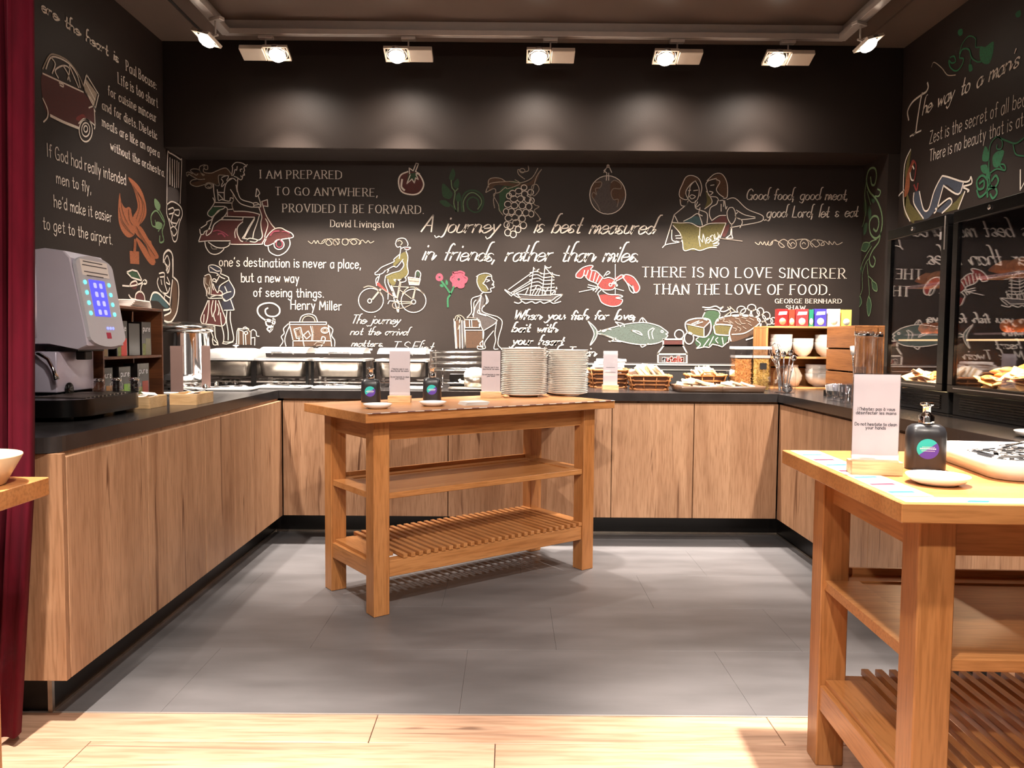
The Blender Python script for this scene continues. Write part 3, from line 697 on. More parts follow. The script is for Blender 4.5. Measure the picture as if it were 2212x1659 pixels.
draw('ornamental flourish under the left quotation', P_back, 'B', '''c t 1130,755 1160,775 1180,750 1195,775 1210,750 1225,775 1240,750 1230,775 1260,770 1280,740 1300,735
c t 1245,765 1270,740 1310,745 1330,780 1300,790 1280,765 1310,735 1350,745 1380,775 1360,790 1340,765 1370,735 1400,740
e t 1368,762 26,26
e t 1445,762 26,26
c t 1420,740 1460,735 1500,770 1520,785 1545,765 1520,740 1490,760 1510,785
c t 1480,740 1540,735 1580,765 1560,785 1590,745 1620,770 1640,750 1660,770 1690,755''', B_, w=.005)
draw('green leafy sprig with a curling tendril', P_back, 'C', '''f g 305,130 322,180 305,230 285,230 270,210 285,160
f g 345,215 355,260 340,300 310,285 310,250
f g 220,255 290,320 300,350 275,385 225,370 210,320
f g 355,330 370,380 355,410 330,400 325,365
f g 190,405 230,395 270,420 275,450 230,445
c l 288,230 295,290 320,330 310,420 330,490
c l 315,330 345,300
c g6 330,490 300,450 240,400
c g8 380,490 375,400 410,330 480,315 540,350 558,410 530,480 480,495 430,460 425,400 465,370 510,390 520,440
c l 395,490 390,410 430,345 480,335 530,375 540,420 510,470
c l 345,410 345,490''', B_)
draw('bunch of grapes hanging from a vine branch', P_back, 'C', '''f g 700,300 820,230 880,270 760,340 720,480 680,480 690,400
f b 590,240 640,205 780,250 930,250 1000,180 1030,150 990,250 900,280 780,280 660,270 610,320
c t 575,330 600,270 640,250 780,240 870,250 960,210 1010,130
c t 600,290 600,230 640,210 700,215 740,240
c t 580,330 640,300 660,320 640,390 650,460
c t 930,110 930,150 880,160 845,140 850,180 900,220
e t 880,150 22,18
c t 1040,140 1000,200 970,300 950,360 980,430 1020,450 980,480 1010,520 1030,560 1000,570
c t 960,350 960,280 1000,265 1020,310 980,360 960,340
c t 820,225 860,260 760,300 740,290 690,330 640,350 680,430 690,480 720,520
e w 895,290 24,22
e w 850,320 28,24
e w 800,340 28,26
e w 900,345 26,26
e w 950,330 24,24
e w 865,385 26,26
e w 810,385 30,26
e w 925,390 26,26
e w 770,360 22,24
e w 760,430 28,26
e w 815,440 28,26
e w 880,440 28,28
e w 935,450 26,28
e w 960,400 20,24
e w 745,490 22,24
e w 790,490 26,26
e w 850,500 28,28
e w 910,500 26,28
e w 955,510 22,26
e w 820,540 28,26
e w 765,545 28,26
e w 880,550 26,26
e w 830,585 30,28
e w 890,605 26,28
e w 780,610 26,28
e w 845,640 24,26
e w 750,600 22,26
e w 760,665 26,28
e w 805,680 26,28''', B_, w=.0055)
draw('globe with a small figure standing on top', P_back, 'C', '''f a 1440,340 1480,250 1560,200 1620,195 1700,240 1740,330 1720,430 1640,505 1570,505 1480,440
f b 1460,260 1500,230 1540,240 1520,290 1500,330 1480,380 1460,370
f b 1620,250 1690,230 1730,300 1730,370 1680,420 1680,460 1660,400 1630,380 1615,330
e w 1592,352 150,160
c d 1480,250 1540,245 1530,290 1490,300 1500,350 1475,330 1460,360 1490,410 1510,440 1530,490
c d 1620,250 1650,230 1700,260 1700,300 1640,300 1620,340 1640,390 1680,390 1670,450
l w 1580,230 1585,170 1560,150 1580,130 1595,105 1610,130 1625,165
l w 1600,230 1600,170
l w 1560,165 1580,130
e w 1595,112 10,12''', B_, w=.0055)
draw('woman riding a bicycle with a basket of plants behind', P_back, 'J', '''f y 650,300 720,280 745,440 740,560 700,600 640,640 600,650 560,720 510,690 450,590 520,550 640,520 680,450 660,380 560,470 560,400
f r 700,210 780,215 740,245
F t 745,610 905,625 890,700 760,705
f R 340,660 420,740 600,900 560,870 400,760 330,700
e w 255,915 165,160
e w 820,920 165,155
e w 238,922 26,28
e w 820,935 28,28
c d7 160,745 230,725 330,760 400,850
c t 670,830 740,750 850,745 960,830
c w 580,160 590,190 610,210 650,205 640,300 630,360
c w 585,150 600,110 650,90 710,100 745,160 740,190
c t 610,130 640,120 670,150 650,180
c w 650,230 700,210 780,215 740,245 700,230
c w 640,300 560,370 560,400 450,450 390,480 340,530 310,550 320,575 400,560 450,520 550,465 600,470 680,370
c w 720,260 745,340 735,450 750,540 730,590 690,620 640,640 590,640
c w 670,390 690,450 640,520 540,550 450,590
c w 450,590 440,680 480,800 480,900
c w 480,640 490,700 560,840 620,960 610,1070
c w 530,720 590,880 625,950 615,1075 570,930 540,800 520,720
l w 480,960 500,920 610,930
c w 440,520 490,510 470,545
l w 370,580 340,680
c w 350,600 320,640 330,720
l t 270,900 380,760
l t 280,905 390,770
l t 640,660 595,890
l t 655,670 605,900
l t 550,730 770,740
l t 850,740 820,890
l t 845,740 805,890
l t 620,930 800,935
l t 640,960 800,950
l t 630,770 790,890
l d 400,760 560,870 600,900
c w 580,660 560,640 600,640 640,660
c w 650,640 710,615 715,660 640,680
e d 580,980 40,42
c d 600,1025 700,1010 800,960
p w 745,605 910,630 890,710 765,705
l d 755,650 895,660
c w 840,610 850,540 880,520 915,560 905,620
c g 860,590 880,530 890,600''', B_, w=.0055)
draw('sailor kissing a girl in a red skirt', P_back, 'H', '''f v 1040,480 1200,470 1290,380 1380,560 1350,700 1370,910 1190,900 1150,760 1200,740 1160,650 1140,560
f v 930,120 1020,105 1130,160 1130,240 1030,250 930,210
f r 910,740 1080,740 1150,860 1230,1090 1130,1180 960,1170 790,1130 800,1000 870,830
f r 990,470 1080,600 1150,560 1160,640 960,640
f b 860,290 930,290 980,440 940,540 930,640 880,600 850,430
c w 930,215 925,120 1020,105 1140,170 1135,260
c w 950,140 1060,210 1120,210
c w 940,230 1020,240 1080,260 1140,320 1210,350
c w 850,300 930,270 970,350 980,430 990,500 1010,550
c w 840,330 840,450 880,560 890,650 920,700
c t 870,330 870,430 920,480 900,560 930,640
c t 960,340 940,430 960,500 970,560 960,640
c w 920,480 940,550 930,640
c w 980,380 1020,350 1060,380 1020,400 980,370
c w 1070,290 1110,280 1100,330 1050,420
c w 1150,265 1270,320 1290,380 1380,540 1370,650 1310,710 1210,750 1165,650 1240,600 1320,580
c w 1270,380 1130,470 1100,560 1080,600 1030,520 1000,440
c w 1210,490 1250,580
c w 1100,550 1160,590 1150,640 970,640
c w 880,650 940,700 1060,700 1170,700 1220,740
c w 960,680 1060,650 1165,660
l w 1310,710 1380,910 1200,915
c w 910,740 850,880 785,1040 790,1130 850,1160 960,1170 1090,1190 1180,1190 1230,1100 1180,950 1100,740
c w 930,740 920,900 900,1060 870,1160
c w 1000,740 970,900 990,1030
c w 1050,740 1040,900 1010,1000 1040,1110
c w 1080,800 1110,900 1090,1000
c w 840,990 830,1130
c w 1130,960 1150,1160 1190,1340 1190,1460 1170,1510
c w 1250,930 1240,1100 1270,1300 1270,1450
c w 1310,940 1310,1090 1340,1250 1370,1420 1330,1480 1180,1480
l w 1170,1510 1240,1520 1360,1480
c w 920,1180 920,1240 840,1390 840,1490
c w 1010,1200 930,1310 860,1440
c w 960,1290 1000,1390 990,1440 1010,1530 1080,1520 1010,1440
c w 1030,1200 1040,1380 1080,1480 1090,1540
c w 820,1330 850,1360 850,1480''', B_, w=.0062)
draw('two small suitcases', P_back, 'H', '''F b 1460,1280 1530,1290 1550,1530 1430,1530
F b 1560,1300 1670,1310 1680,1530 1560,1530
l w 1420,1530 1430,1290 1450,1240 1540,1250 1620,1240 1660,1300
l w 1460,1530 1460,1260 1540,1290 1545,1530
l w 1580,1350 1590,1530
e w 1590,1320 30,26
c w 1540,1230 1580,1215 1640,1250
l w 1680,1530 1680,1290
c w 1680,1290 1720,1260 1770,1300 1780,1370 1825,1380
l w 1690,1410 1750,1400 1745,1540
c d 1600,1270 1680,1290''', B_, w=.006)
draw('looping chalk spiral', P_back, 'B', '''c w7 785,1325 765,1340 770,1375 800,1395 850,1395 885,1365 880,1320 830,1285 760,1285 710,1310 697,1350 715,1390 760,1425 800,1440 840,1430 840,1420
c w7 830,1415 845,1450 810,1480 775,1470 770,1430 800,1425 825,1450 825,1490 800,1520 780,1505 795,1490 825,1500 800,1530''', B_)
draw('travel bag covered with stickers', P_back, 'B', '''F b 975,1470 1310,1470 1325,1600 1000,1600
F b 1010,1610 1320,1610 1330,1650 1000,1650
l w 970,1445 1285,1445 1285,1465 970,1465 970,1445
c w 1055,1445 1075,1395 1135,1375 1190,1395 1210,1445
c t 1075,1445 1095,1405 1135,1392 1175,1410 1190,1445
l w 970,1470 1000,1600 1000,1650
l w 1300,1470 1325,1600 1330,1650
l w 1000,1605 1325,1605
c w 960,1460 920,1500 925,1540 900,1570 915,1610 890,1650
c w 970,1480 940,1550 930,1600 940,1650
c w 1310,1480 1340,1510 1330,1560 1355,1600 1355,1650
p w 1008,1505 1065,1490 1085,1570 1030,1585
p d 1020,1515 1055,1505 1070,1560 1035,1570
p w 1090,1555 1130,1520 1150,1560 1115,1590
e w 1272,1515 32,24
e d 1272,1515 18,14
l w 1150,1480 1165,1540 1160,1600
l d 1165,1480 1175,1540 1170,1600
c w 1050,1600 1060,1575 1085,1580 1085,1600 1095,1650
c w 1240,1600 1250,1570 1275,1580 1265,1620 1240,1650
c d 1180,1640 1210,1615 1260,1630 1200,1650''', B_, w=.0062)
draw('two pink flowers on green stems', P_back, 'J', '''f k 1135,565 1165,555 1190,565 1212,600 1205,640 1165,660 1125,645 1112,605
f k 1345,545 1400,540 1440,530 1490,550 1490,590 1530,620 1515,670 1490,690 1480,735 1430,745 1400,725 1350,735 1340,680 1312,640 1325,600 1345,590
f x 1150,605 1165,595 1180,605 1165,622
f x 1400,635 1420,618 1438,635 1420,655
c k8 1345,545 1400,540 1440,530 1490,550 1490,590 1530,620 1515,670 1490,690 1480,735 1430,745 1400,725 1350,735 1340,680 1312,640 1325,600 1345,590 1345,545
f G 1165,710 1210,695 1220,730 1190,740
f G 1250,640 1275,670 1270,710 1245,700
c G9 1190,660 1250,740 1305,830 1275,890 1275,1000
c G8 1355,730 1330,790 1305,830''', B_)
draw('woman sitting on stacked luggage, arms braced behind her', P_back, 'J', '''f y 1660,600 1700,570 1790,560 1850,590 1780,610 1760,680 1810,770 1770,800 1700,760 1660,680
f a 1700,850 1760,900 1740,1000 1750,1080 1920,1160 1900,1210 1760,1310 1700,1200 1610,1120 1650,960
F b 1515,1310 1730,1310 1730,1545 1515,1545
F b 1505,1180 1560,1180 1555,1260 1505,1260
F b 1590,1180 1670,1180 1680,1260 1600,1270
F b 1375,1180 1430,1180 1430,1540 1385,1540
F a 1440,1180 1490,1180 1500,1540 1440,1540
c w 1655,600 1700,570 1780,555 1850,580 1860,640 1885,670 1870,700 1890,740 1840,760 1850,800 1790,810 1730,800 1680,730 1660,660 1670,590
c w 1860,600 1800,600 1760,670 1740,690 1780,720 1810,770
c w 1790,640 1830,650 1790,670
c w6 1860,710 1885,700
c w 1750,800 1700,850 1590,900 1590,1060 1560,1110 1530,1140
c w 1720,820 1700,900 1640,1000 1610,1140
c w 1650,910 1620,950 1620,1060 1600,1110
c w 1770,830 1810,930 1740,1000 1745,1070 1930,1130
c w 1770,830 1790,930 1750,1000
c w 1720,850 1700,960 1700,1080 1790,1110 1930,1180
c w 1700,1020 1670,1080 1780,1120
c w 1930,1130 1990,1180 1990,1260 1950,1400 1940,1500 1980,1550 1990,1570
c w 1930,1180 1890,1230 1760,1310
c w 1700,1190 1720,1270 1750,1330 1740,1440 1700,1490 1740,1540
c w 1920,1210 1900,1350 1910,1440 1890,1520 1890,1560 1940,1560
c w 1880,1320 1790,1430 1760,1490 1770,1550 1680,1560 1670,1520 1740,1540
c w 1660,1150 1700,1240 1690,1280
l w 1500,1310 1740,1310 1740,1550
l w 1505,1310 1510,1550
p w 1495,1170 1690,1170 1690,1275 1505,1275
l w 1560,1170 1565,1275
l w 1590,1180 1595,1270
l w 1355,1160 1380,1550
l w 1370,1165 1395,1550
l w 1430,1170 1435,1550
l w 1460,1180 1470,1550
l w 1490,1190 1510,1550
c t 1370,1190 1380,1130 1430,1110 1480,1140 1500,1180
c t 1395,1180 1410,1130 1440,1150 1430,1230 1410,1300
c d 1530,1150 1560,1140 1640,1150''', B_, w=.0055)
draw('three-masted sailing ship', P_back, 'C', '''F a 800,1195 890,1190 1195,1190 1150,1225 870,1220
l w 735,1140 870,1220 1130,1230 1165,1200 1215,1180 1200,1200 1150,1240
l w 735,1145 790,1195 805,1175 1000,1190 1215,1180
l w 975,955 945,1190
l w 1070,940 1045,1190
l w 1130,1000 1115,1190
c w 980,965 1000,980 1020,970
c w 1075,950 1100,960 1120,950
c w 1135,1010 1160,1020 1190,1025
l w 765,1140 960,1000
l w 790,1165 960,1060
l w 810,1165 945,1090
l w 830,1170 940,1120
c w 945,1000 1000,990 1060,1010 1120,1000
c w 940,1030 1000,1015 1060,1040 1140,1030
c w 940,1060 1010,1045 1060,1065 1145,1060
c w 938,1090 1010,1075 1060,1095 1145,1090
c w 940,1120 1010,1105 1060,1125 1150,1120
c w 945,1150 1010,1135 1060,1150 1160,1145
l w 905,1185 935,1120
l w 960,1185 1000,1110
l w 985,1185 1020,1130
l w 1010,1185 1040,1120
l w 1060,1185 1100,1120
l w 1080,1185 1060,1140
l w 1120,1185 1170,1130
l w 1150,1185 1165,1120
l w 1075,960 1145,1040
l w 985,970 1040,1010
c w6 815,1245 850,1255 880,1240 910,1255 960,1240 990,1255 1030,1240 1060,1255 1110,1240 1140,1255 1200,1240
c w 850,1205 880,1240
l w 840,1180 870,1220''', B_, w=.0058)
draw('red lobster', P_back, 'C', '''f R 1330,1010 1380,960 1450,940 1470,960 1400,1000 1390,1030 1340,1050
f R 1400,970 1500,990 1560,1050 1540,1080 1440,1060 1390,1020
f R 1510,1080 1560,1050 1650,1060 1660,1110 1600,1140 1550,1140
f R 1640,1050 1700,1020 1720,1030 1660,1080
f R 1720,1020 1800,1030 1855,1100 1850,1150 1820,1170 1800,1110 1760,1090 1720,1060
f R 1520,1190 1600,1180 1700,1190 1660,1210 1715,1230 1690,1270 1620,1280 1540,1240
c w 1330,1040 1330,1010 1380,960 1440,940 1470,945 1450,975 1500,990 1560,1050
c w 1330,1040 1370,1045 1400,1020 1430,1060 1500,1090 1510,1110 1550,1140 1630,1140 1660,1110
c w 1400,980 1390,1020
c w 1430,980 1410,1040
c w 1460,985 1440,1060
c w 1490,1000 1470,1080
c w 1520,1020 1490,1090
c w 1550,1040 1510,1100
c w 1560,1050 1600,1040 1650,1060 1665,1110
c w 1560,1030 1590,990 1610,1000 1580,1020
c w 1645,1070 1700,1020 1730,1030 1700,1050 1660,1070
c w 1715,1030 1750,1015 1810,1040 1855,1110 1850,1150 1820,1165 1800,1110
c w 1720,1040 1760,1100 1780,1150 1810,1170 1800,1130 1760,1090
c w 1540,1140 1510,1170 1520,1200 1545,1250 1620,1280 1690,1270 1715,1225 1660,1210 1715,1200 1690,1185 1600,1180 1550,1150
l w 1425,1120 1500,1135
l w 1430,1100 1510,1120
l w 1470,1150 1510,1110
l w 1490,1160 1520,1120
l w4 1355,1160 1480,1135
l w4 1655,1180 1655,930
l w4 1650,1130 1725,1150
e w 1640,1085 8,8
e w 1665,1105 8,8
e w 1615,1100 12,12''', B_, w=.0062)
draw('large blue-green tuna fish', P_back, 'C', '''f s 1500,1495 1620,1460 1760,1425 1900,1415 2010,1440 2090,1490 2075,1540 1980,1590 1860,1595 1700,1570 1590,1530
f s 1430,1405 1480,1450 1500,1495 1490,1550 1450,1600 1480,1510 1460,1460
c w 1500,1495 1620,1460 1760,1425 1900,1415 2010,1440 2060,1470 2095,1500 2075,1510 2090,1530 2010,1585 1860,1598 1700,1570 1590,1530 1500,1505
c w 1425,1400 1480,1450 1505,1495 1490,1550 1445,1605 1475,1530 1475,1490 1455,1450 1425,1400
c w 1655,1410 1720,1425 1730,1450
c w 1660,1415 1700,1450
c w 1850,1415 1880,1375 1920,1415
l w 1880,1380 1890,1415
c w 1600,1570 1650,1570 1700,1575
c w 1610,1575 1660,1545
c w 1865,1600 1880,1620 1930,1590
c w 1790,1480 1850,1490 1880,1520 1830,1500 1790,1480
c w 1970,1460 1930,1490 1940,1550
c w 1980,1465 1960,1500 1970,1550
e w 2045,1490 9,9
c w6 1530,1480 1560,1490 1590,1470 1620,1475
c w6 1530,1510 1560,1520 1600,1530 1650,1550''', B_, w=.0062)
draw('two women reading a menu over a glass of wine', P_back, 'D', '''F y 365,560 420,550 600,590 720,570 820,565 770,700 740,770 600,795 460,790 430,650
f c 460,545 560,500 610,530 620,575 560,570
f r 720,540 800,495 825,520 830,560 700,560
f r 780,640 840,570 850,600 810,680
f b 440,230 480,170 560,165 600,220 570,200 510,240 480,300 440,390 425,330
f b 660,210 740,150 800,160 830,250 830,340 790,330 750,260 730,190
f y 650,290 690,330 700,390 640,440 660,370
c w 560,200 520,240 510,290 490,360 430,340 425,290 450,230 480,170 530,155 590,185 615,260 600,330
c w 430,360 440,410 480,410 500,370
c w 560,200 590,260 590,320 570,370 530,385 490,340 480,290 520,230 560,200
c w 500,285 520,280
c w 545,285 580,280
c w 510,335 530,320 560,335 530,355 510,335
l w 495,375 490,400 380,490 300,750
c w 560,370 560,430 600,450 660,480 660,560
c w 385,500 410,550
c w 460,545 520,515 580,480 610,540 620,580
c w 600,430 590,480 620,500
c w 580,380 560,430 600,400
c w 360,620 360,700 390,720
c w 670,200 650,230 660,280 680,330 740,340 760,370
c w 660,200 720,145 780,140 820,190 835,260 830,340 800,350
c w 740,180 700,190 670,200
c w 740,190 770,210 740,270 760,310 800,340
c w 690,240 720,235
c w 680,290 710,300 690,320
c w 655,290 690,340 700,390 640,440
c w 750,370 740,400 690,430 680,490 700,540
c w 770,370 800,370 800,420
c w 780,400 780,460
c w 810,370 820,440 830,420
c w 830,360 900,350 1000,440 1120,490 1140,520 1110,550 960,580 860,600
c w 910,450 980,490 1070,510
c w 920,470 900,500 950,530 1070,520
c w 900,510 950,530 960,560 940,600
c w 850,430 830,470 840,530 870,570 900,530 900,470 880,430 850,430
l w 870,570 860,660 820,690 880,690 870,660 870,580
l d 760,690 960,715
c w 280,770 310,745 390,730 440,720
c w 365,555 430,560 520,560 600,595 680,565 820,560
c w 370,580 430,650 450,720 465,795 540,780 600,795 680,770 740,770
l w 820,565 770,690
l w 600,595 595,680
c w 390,670 440,670 440,720 395,715
c w 395,690 440,690
c w 740,690 760,690
c w 705,720 750,700 760,710 710,740
c w 715,740 760,730 750,750 715,755
c w 700,540 760,500 820,495''', B_, w=.0055)
text("Menu", P_back, 'D', 600, 762, 755, 690, 90, B_, 'script', 1.3, shear=.2)
draw('ornamental flourish under the right quotation', P_back, 'D', '''c t 1070,725 1100,745 1115,720 1135,745 1150,720 1165,750 1185,715 1180,745 1210,745 1225,710 1250,705
c t 1200,740 1225,710 1270,720 1320,760 1290,765 1270,730 1310,700 1350,720 1380,760
e t 1385,738 38,38
e t 1490,740 36,40
c t 1410,710 1450,700 1510,700 1560,740 1590,765 1620,740 1580,700 1540,730 1560,765
c t 1375,740 1390,725 1410,740
c t 1500,740 1485,725 1470,740
c t 1580,705 1640,710 1660,745 1630,750 1660,715 1700,745 1700,715 1730,745 1745,720 1770,745 1815,725''', B_, w=.005)
draw('cheese wedge and cut cheese wheel with grapes and a green leaf', P_back, 'K', '''f g 520,150 580,130 650,150 660,230 600,330 620,380 700,450 600,430 520,470 450,460 440,400 560,370 600,280 520,200
F g 450,380 600,350 740,370 700,460 620,430 540,460 440,480 470,440
f b 620,230 720,190 900,180 1000,200 1035,260 1000,330 900,380 760,420 740,360 760,270 620,260
F y 615,265 760,265 745,350 620,345
f b 350,250 440,210 540,210 570,240 510,290 390,280
F y 360,265 510,290 510,370 370,335
e w6 285,350 42,42
e w6 375,385 42,54
o w7 345,240 430,205 545,208 575,250 570,320 520,375 400,350 355,320
l w 355,255 510,290 565,235
l w 512,290 512,370
c w 400,255 470,225 450,240
c w 410,265 500,235
c w7 760,265 615,262 610,320 630,350 745,360
c w7 615,262 640,210 740,180 880,172 1000,195 1035,240 1025,310 980,370 900,400
c w7 770,268 745,340 760,410
c w6 770,350 880,340 970,290 1030,240
c d 660,215 700,205 690,230 720,235
c d 720,230 760,250 740,220 780,250
c d 800,230 820,250 850,260
c d 840,220 860,250 890,250
c d 780,290 810,300 800,320
c d 820,280 850,300 840,320
c d 870,280 900,300
c d 800,200 840,210
c d 860,195 900,205
c d 900,220 940,240
c d 920,250 950,270
c d 930,200 970,220
c w6 500,100 560,105 620,90 660,110 690,95 660,130 700,140 760,110
c w 520,125 580,120 640,130 660,160
l t 730,100 760,140 690,190
l t 750,95 800,140
e w 855,125 40,34
e w 950,105 38,30
e w 895,150 46,36
e w 985,155 36,32
e w 1030,140 30,34
e w 800,165 44,20
e w 1040,205 38,32
e w 1085,180 34,36
e w 1110,230 34,28
e w 1150,225 24,30
e w 1060,270 32,40
c w 440,480 480,440 440,400 460,380
l w6 440,480 520,465 560,470 590,440 640,450 680,465 720,430 740,420 740,380
c w 640,430 620,400 640,380
c w 560,450 600,370
c w 500,470 560,390
c w 690,440 680,380
c w 520,150 500,200 540,220
c w 660,170 640,230''', B_, w=.0062)
draw('jar of chocolate spread with a red lid', P_back, 'K', '''F r 140,400 320,400 320,450 140,450
F a 95,540 350,540 350,610 95,610
p w7 138,395 322,395 322,450 138,450
p w7 145,450 318,450 355,520 355,532 90,532 92,520
l w7 90,530 90,700
l w7 355,530 355,700
l w6 92,615 352,615''', B_)
text("n", P_back, 'K', 136, 600, 158, 600, 50, B_, 'hand', 4.4, off=.0034)
text("utella", P_back, 'K', 172, 600, 318, 600, 50, B_, 'hand', 4.2, off=.0034)
text("utella", P_back, 'K', 172, 600, 318, 600, 50, B_, 'hand', 2.6, col='R', off=.0040)
text("n", P_back, 'K', 136, 600, 158, 600, 50, B_, 'hand', 2.6, col='v', off=.0040)
draw('pale green curling vine with leaves', P_alc, 'D', '''c l8 2060,170 2070,230 2095,230 2110,160 2100,100 2070,90 2040,120 2025,200 2050,290 2110,360 2150,460 2160,560 2140,660 2100,690 2060,650 2050,560 2080,505 2120,510 2130,570 2110,630 2085,610
c l6 2100,330 2130,330 2145,290 2120,270
c l7 2145,640 2130,720 2080,790 2050,860 2060,920 2085,930 2100,880 2085,845
c l5 2025,200 2010,320 2020,440 2000,560 1980,600
c l5 2030,290 2060,400
f g 2010,350 2030,420 2020,500 2000,440
f g 2050,350 2095,360 2080,390
f g 2045,410 2065,470 2050,540 2035,480
f g 2000,580 2030,560 2020,640 2000,660
f g 2000,730 2040,720 2060,750 2010,800 1980,790
c l4 1980,790 2000,730 2050,735 2020,800 1980,790
c l5 2110,700 2060,720 2050,740
c l4 2070,760 2000,880 1960,1000
c l4 2050,860 2020,900 1990,1000 1990,1120 1970,1180
c l4 2030,900 2040,1020 2050,1150 2045,1190
c l4 2040,1010 2080,1050
f g 2070,1050 2110,1080 2115,1140 2080,1120
f g 1960,960 1990,930 1980,980 1960,1005
f g 1970,1180 1985,1240 1950,1285 1955,1220
f g 2045,1180 2068,1260 2045,1355 2028,1260
c l4 2070,1050 2110,1080 2115,1140 2080,1120 2070,1050
c l4 1970,1180 1985,1240 1950,1285 1955,1220 1970,1180
c l4 2045,1180 2068,1260 2045,1355 2028,1260 2045,1180''', W_pier, w=.009)
# left wall
draw('vintage red car with a case on its boot rack', P_left, 'A', '''f r 272,470 400,530 530,590 600,700 600,790 570,770 510,780 500,810 390,780 300,720 272,630
f R 490,750 530,730 550,760 510,775 490,770
F t 545,500 620,600 600,690 530,560
c t 270,440 310,360 350,350 430,390 500,480 540,580
c w 290,440 320,370 370,370 440,410 490,480 510,560
c w 325,370 350,410 330,470
c w 370,500 350,450 400,420 440,440 430,510
c w 400,420 430,470 445,520
c w 270,470 400,530 530,590
c w 440,420 500,560
p w 550,478 628,605 605,700 530,555
l w 545,530 605,640
c w 545,590 590,650 600,710 605,800
c w 565,690 600,680 605,715
c w 270,630 300,700 300,750 275,780
c w9 320,740 400,780 500,820
e w 545,835 42,72
e w 545,830 26,44
e w 545,825 12,20
c w 380,545 400,555 400,540 375,530
c w 500,790 540,760 600,800 600,825''', L_, w=.008)
draw('orange winged figure carrying a case', P_left, 'A', '''f o 820,1135 870,1170 910,1230 935,1320 930,1390 880,1450 850,1440 850,1390 880,1330 870,1260 850,1200
f o 765,1235 775,1290 800,1330 830,1330 850,1400 860,1440 860,1500 820,1520 780,1480 760,1420 755,1340
f o 805,1340 825,1325 840,1350 830,1400 810,1390
f o 850,1440 900,1450 950,1530 1015,1640 980,1650 930,1560 870,1500
f o 870,1520 920,1570 990,1680 960,1690 900,1600
c b3 835,1170 880,1260 890,1330 870,1400
c b3 850,1190 900,1270 910,1340 885,1420
c b3 880,1230 920,1310 915,1380 890,1440
c b3 770,1270 785,1360 820,1440
c b3 762,1330 780,1410 830,1480
c b3 765,1400 800,1460 850,1500
c b3 820,1340 825,1400 845,1440
c b3 870,1450 930,1550 990,1640
c b3 880,1480 920,1560 960,1640''', L_)
draw('orange case held by the winged figure', P_left, 'M', '''F o 690,145 760,150 762,245 695,240
l o9 725,60 720,150
l o9 735,60 730,150
F o 800,60 850,70 885,235 860,230''', L_)
draw('cook with a tall ribbed hat', P_left, 'A', '''c w 1065,1320 1070,1000 1085,980 1150,1020 1160,1040 1150,1300
l w 1085,1010 1085,1180
l w 1100,1020 1100,1190
l w 1115,1025 1115,1200
l w 1130,1030 1128,1200
l w 1142,1040 1140,1200
f a 1070,1200 1140,1220 1140,1290 1075,1290
c w 1065,1310 1100,1290 1150,1320 1165,1370 1145,1430 1130,1530 1110,1545 1095,1500 1080,1420 1065,1370 1065,1310
c w 1075,1340 1105,1330 1110,1360 1080,1370
c w 1115,1345 1145,1345 1140,1380 1115,1370
c w 1105,1370 1095,1420 1130,1430
c w 1090,1460 1110,1450 1130,1480 1110,1510 1095,1480
c w 1080,1400 1100,1440
c w 1145,1400 1120,1450''', L_, w=.009)
draw('pale green sprig with curls', P_left, 'A', '''f l 990,1270 1025,1310 1015,1350 990,1320
f l 1000,1420 1035,1430 1030,1465 995,1460
c l8 1020,1350 1050,1420 1035,1480 1045,1540 1020,1550 1020,1510
c l7 1045,1420 1000,1350 965,1380 970,1440 995,1450 990,1410
c l6 1035,1440 1010,1480''', L_)
draw('red cherries with a leaf', P_left, 'Q', '''F g 380,145 440,120 490,140 540,235 430,205
p w 375,145 440,120 495,135 550,240 430,205
f r 415,290 450,250 495,265 500,300 470,340 420,310
f r 480,400 520,360 560,380 570,470 490,470
c w 410,300 430,260 480,245 500,290
c w 470,470 480,390 530,360 570,400 580,460
c w 530,370 540,300 580,240
c w 330,295 420,300 510,280 580,245
c w 400,400 430,440 480,450
e w 580,255 20,22''', L_, w=.010)
draw('seated woman in a curved armchair reading', P_left, 'Q', '''f b 910,230 940,280 950,400 930,600 870,690 800,690 800,630 860,610 890,480 880,300
f c 670,390 740,400 840,510 840,550 790,530 730,470 650,460
c w7 890,0 895,200
c w7 905,205 950,260 960,400 940,580 890,680 850,705 800,690
c w6 890,230 870,400 860,520 870,590 800,630
c w 790,0 820,80 830,150 850,130 860,50 850,0
c w 740,160 790,150 800,190 750,200
c w 730,210 720,270 760,360 830,380 860,320
c w 800,170 800,260 830,360
c w 760,230 770,280
c w 830,200 860,280 820,260
c w 770,370 840,420 860,430
c w7 640,460 670,380 730,380 800,450 860,520 850,560 790,570
c w 800,410 800,450''', L_, w=.009)
draw('upper body of the seated woman', P_left, 'M', '''c w8 940,230 945,170 980,140 1010,190 1010,340
c w 950,210 970,180 985,240 960,290
c w 950,240 970,260 975,300''', L_, w=.009)
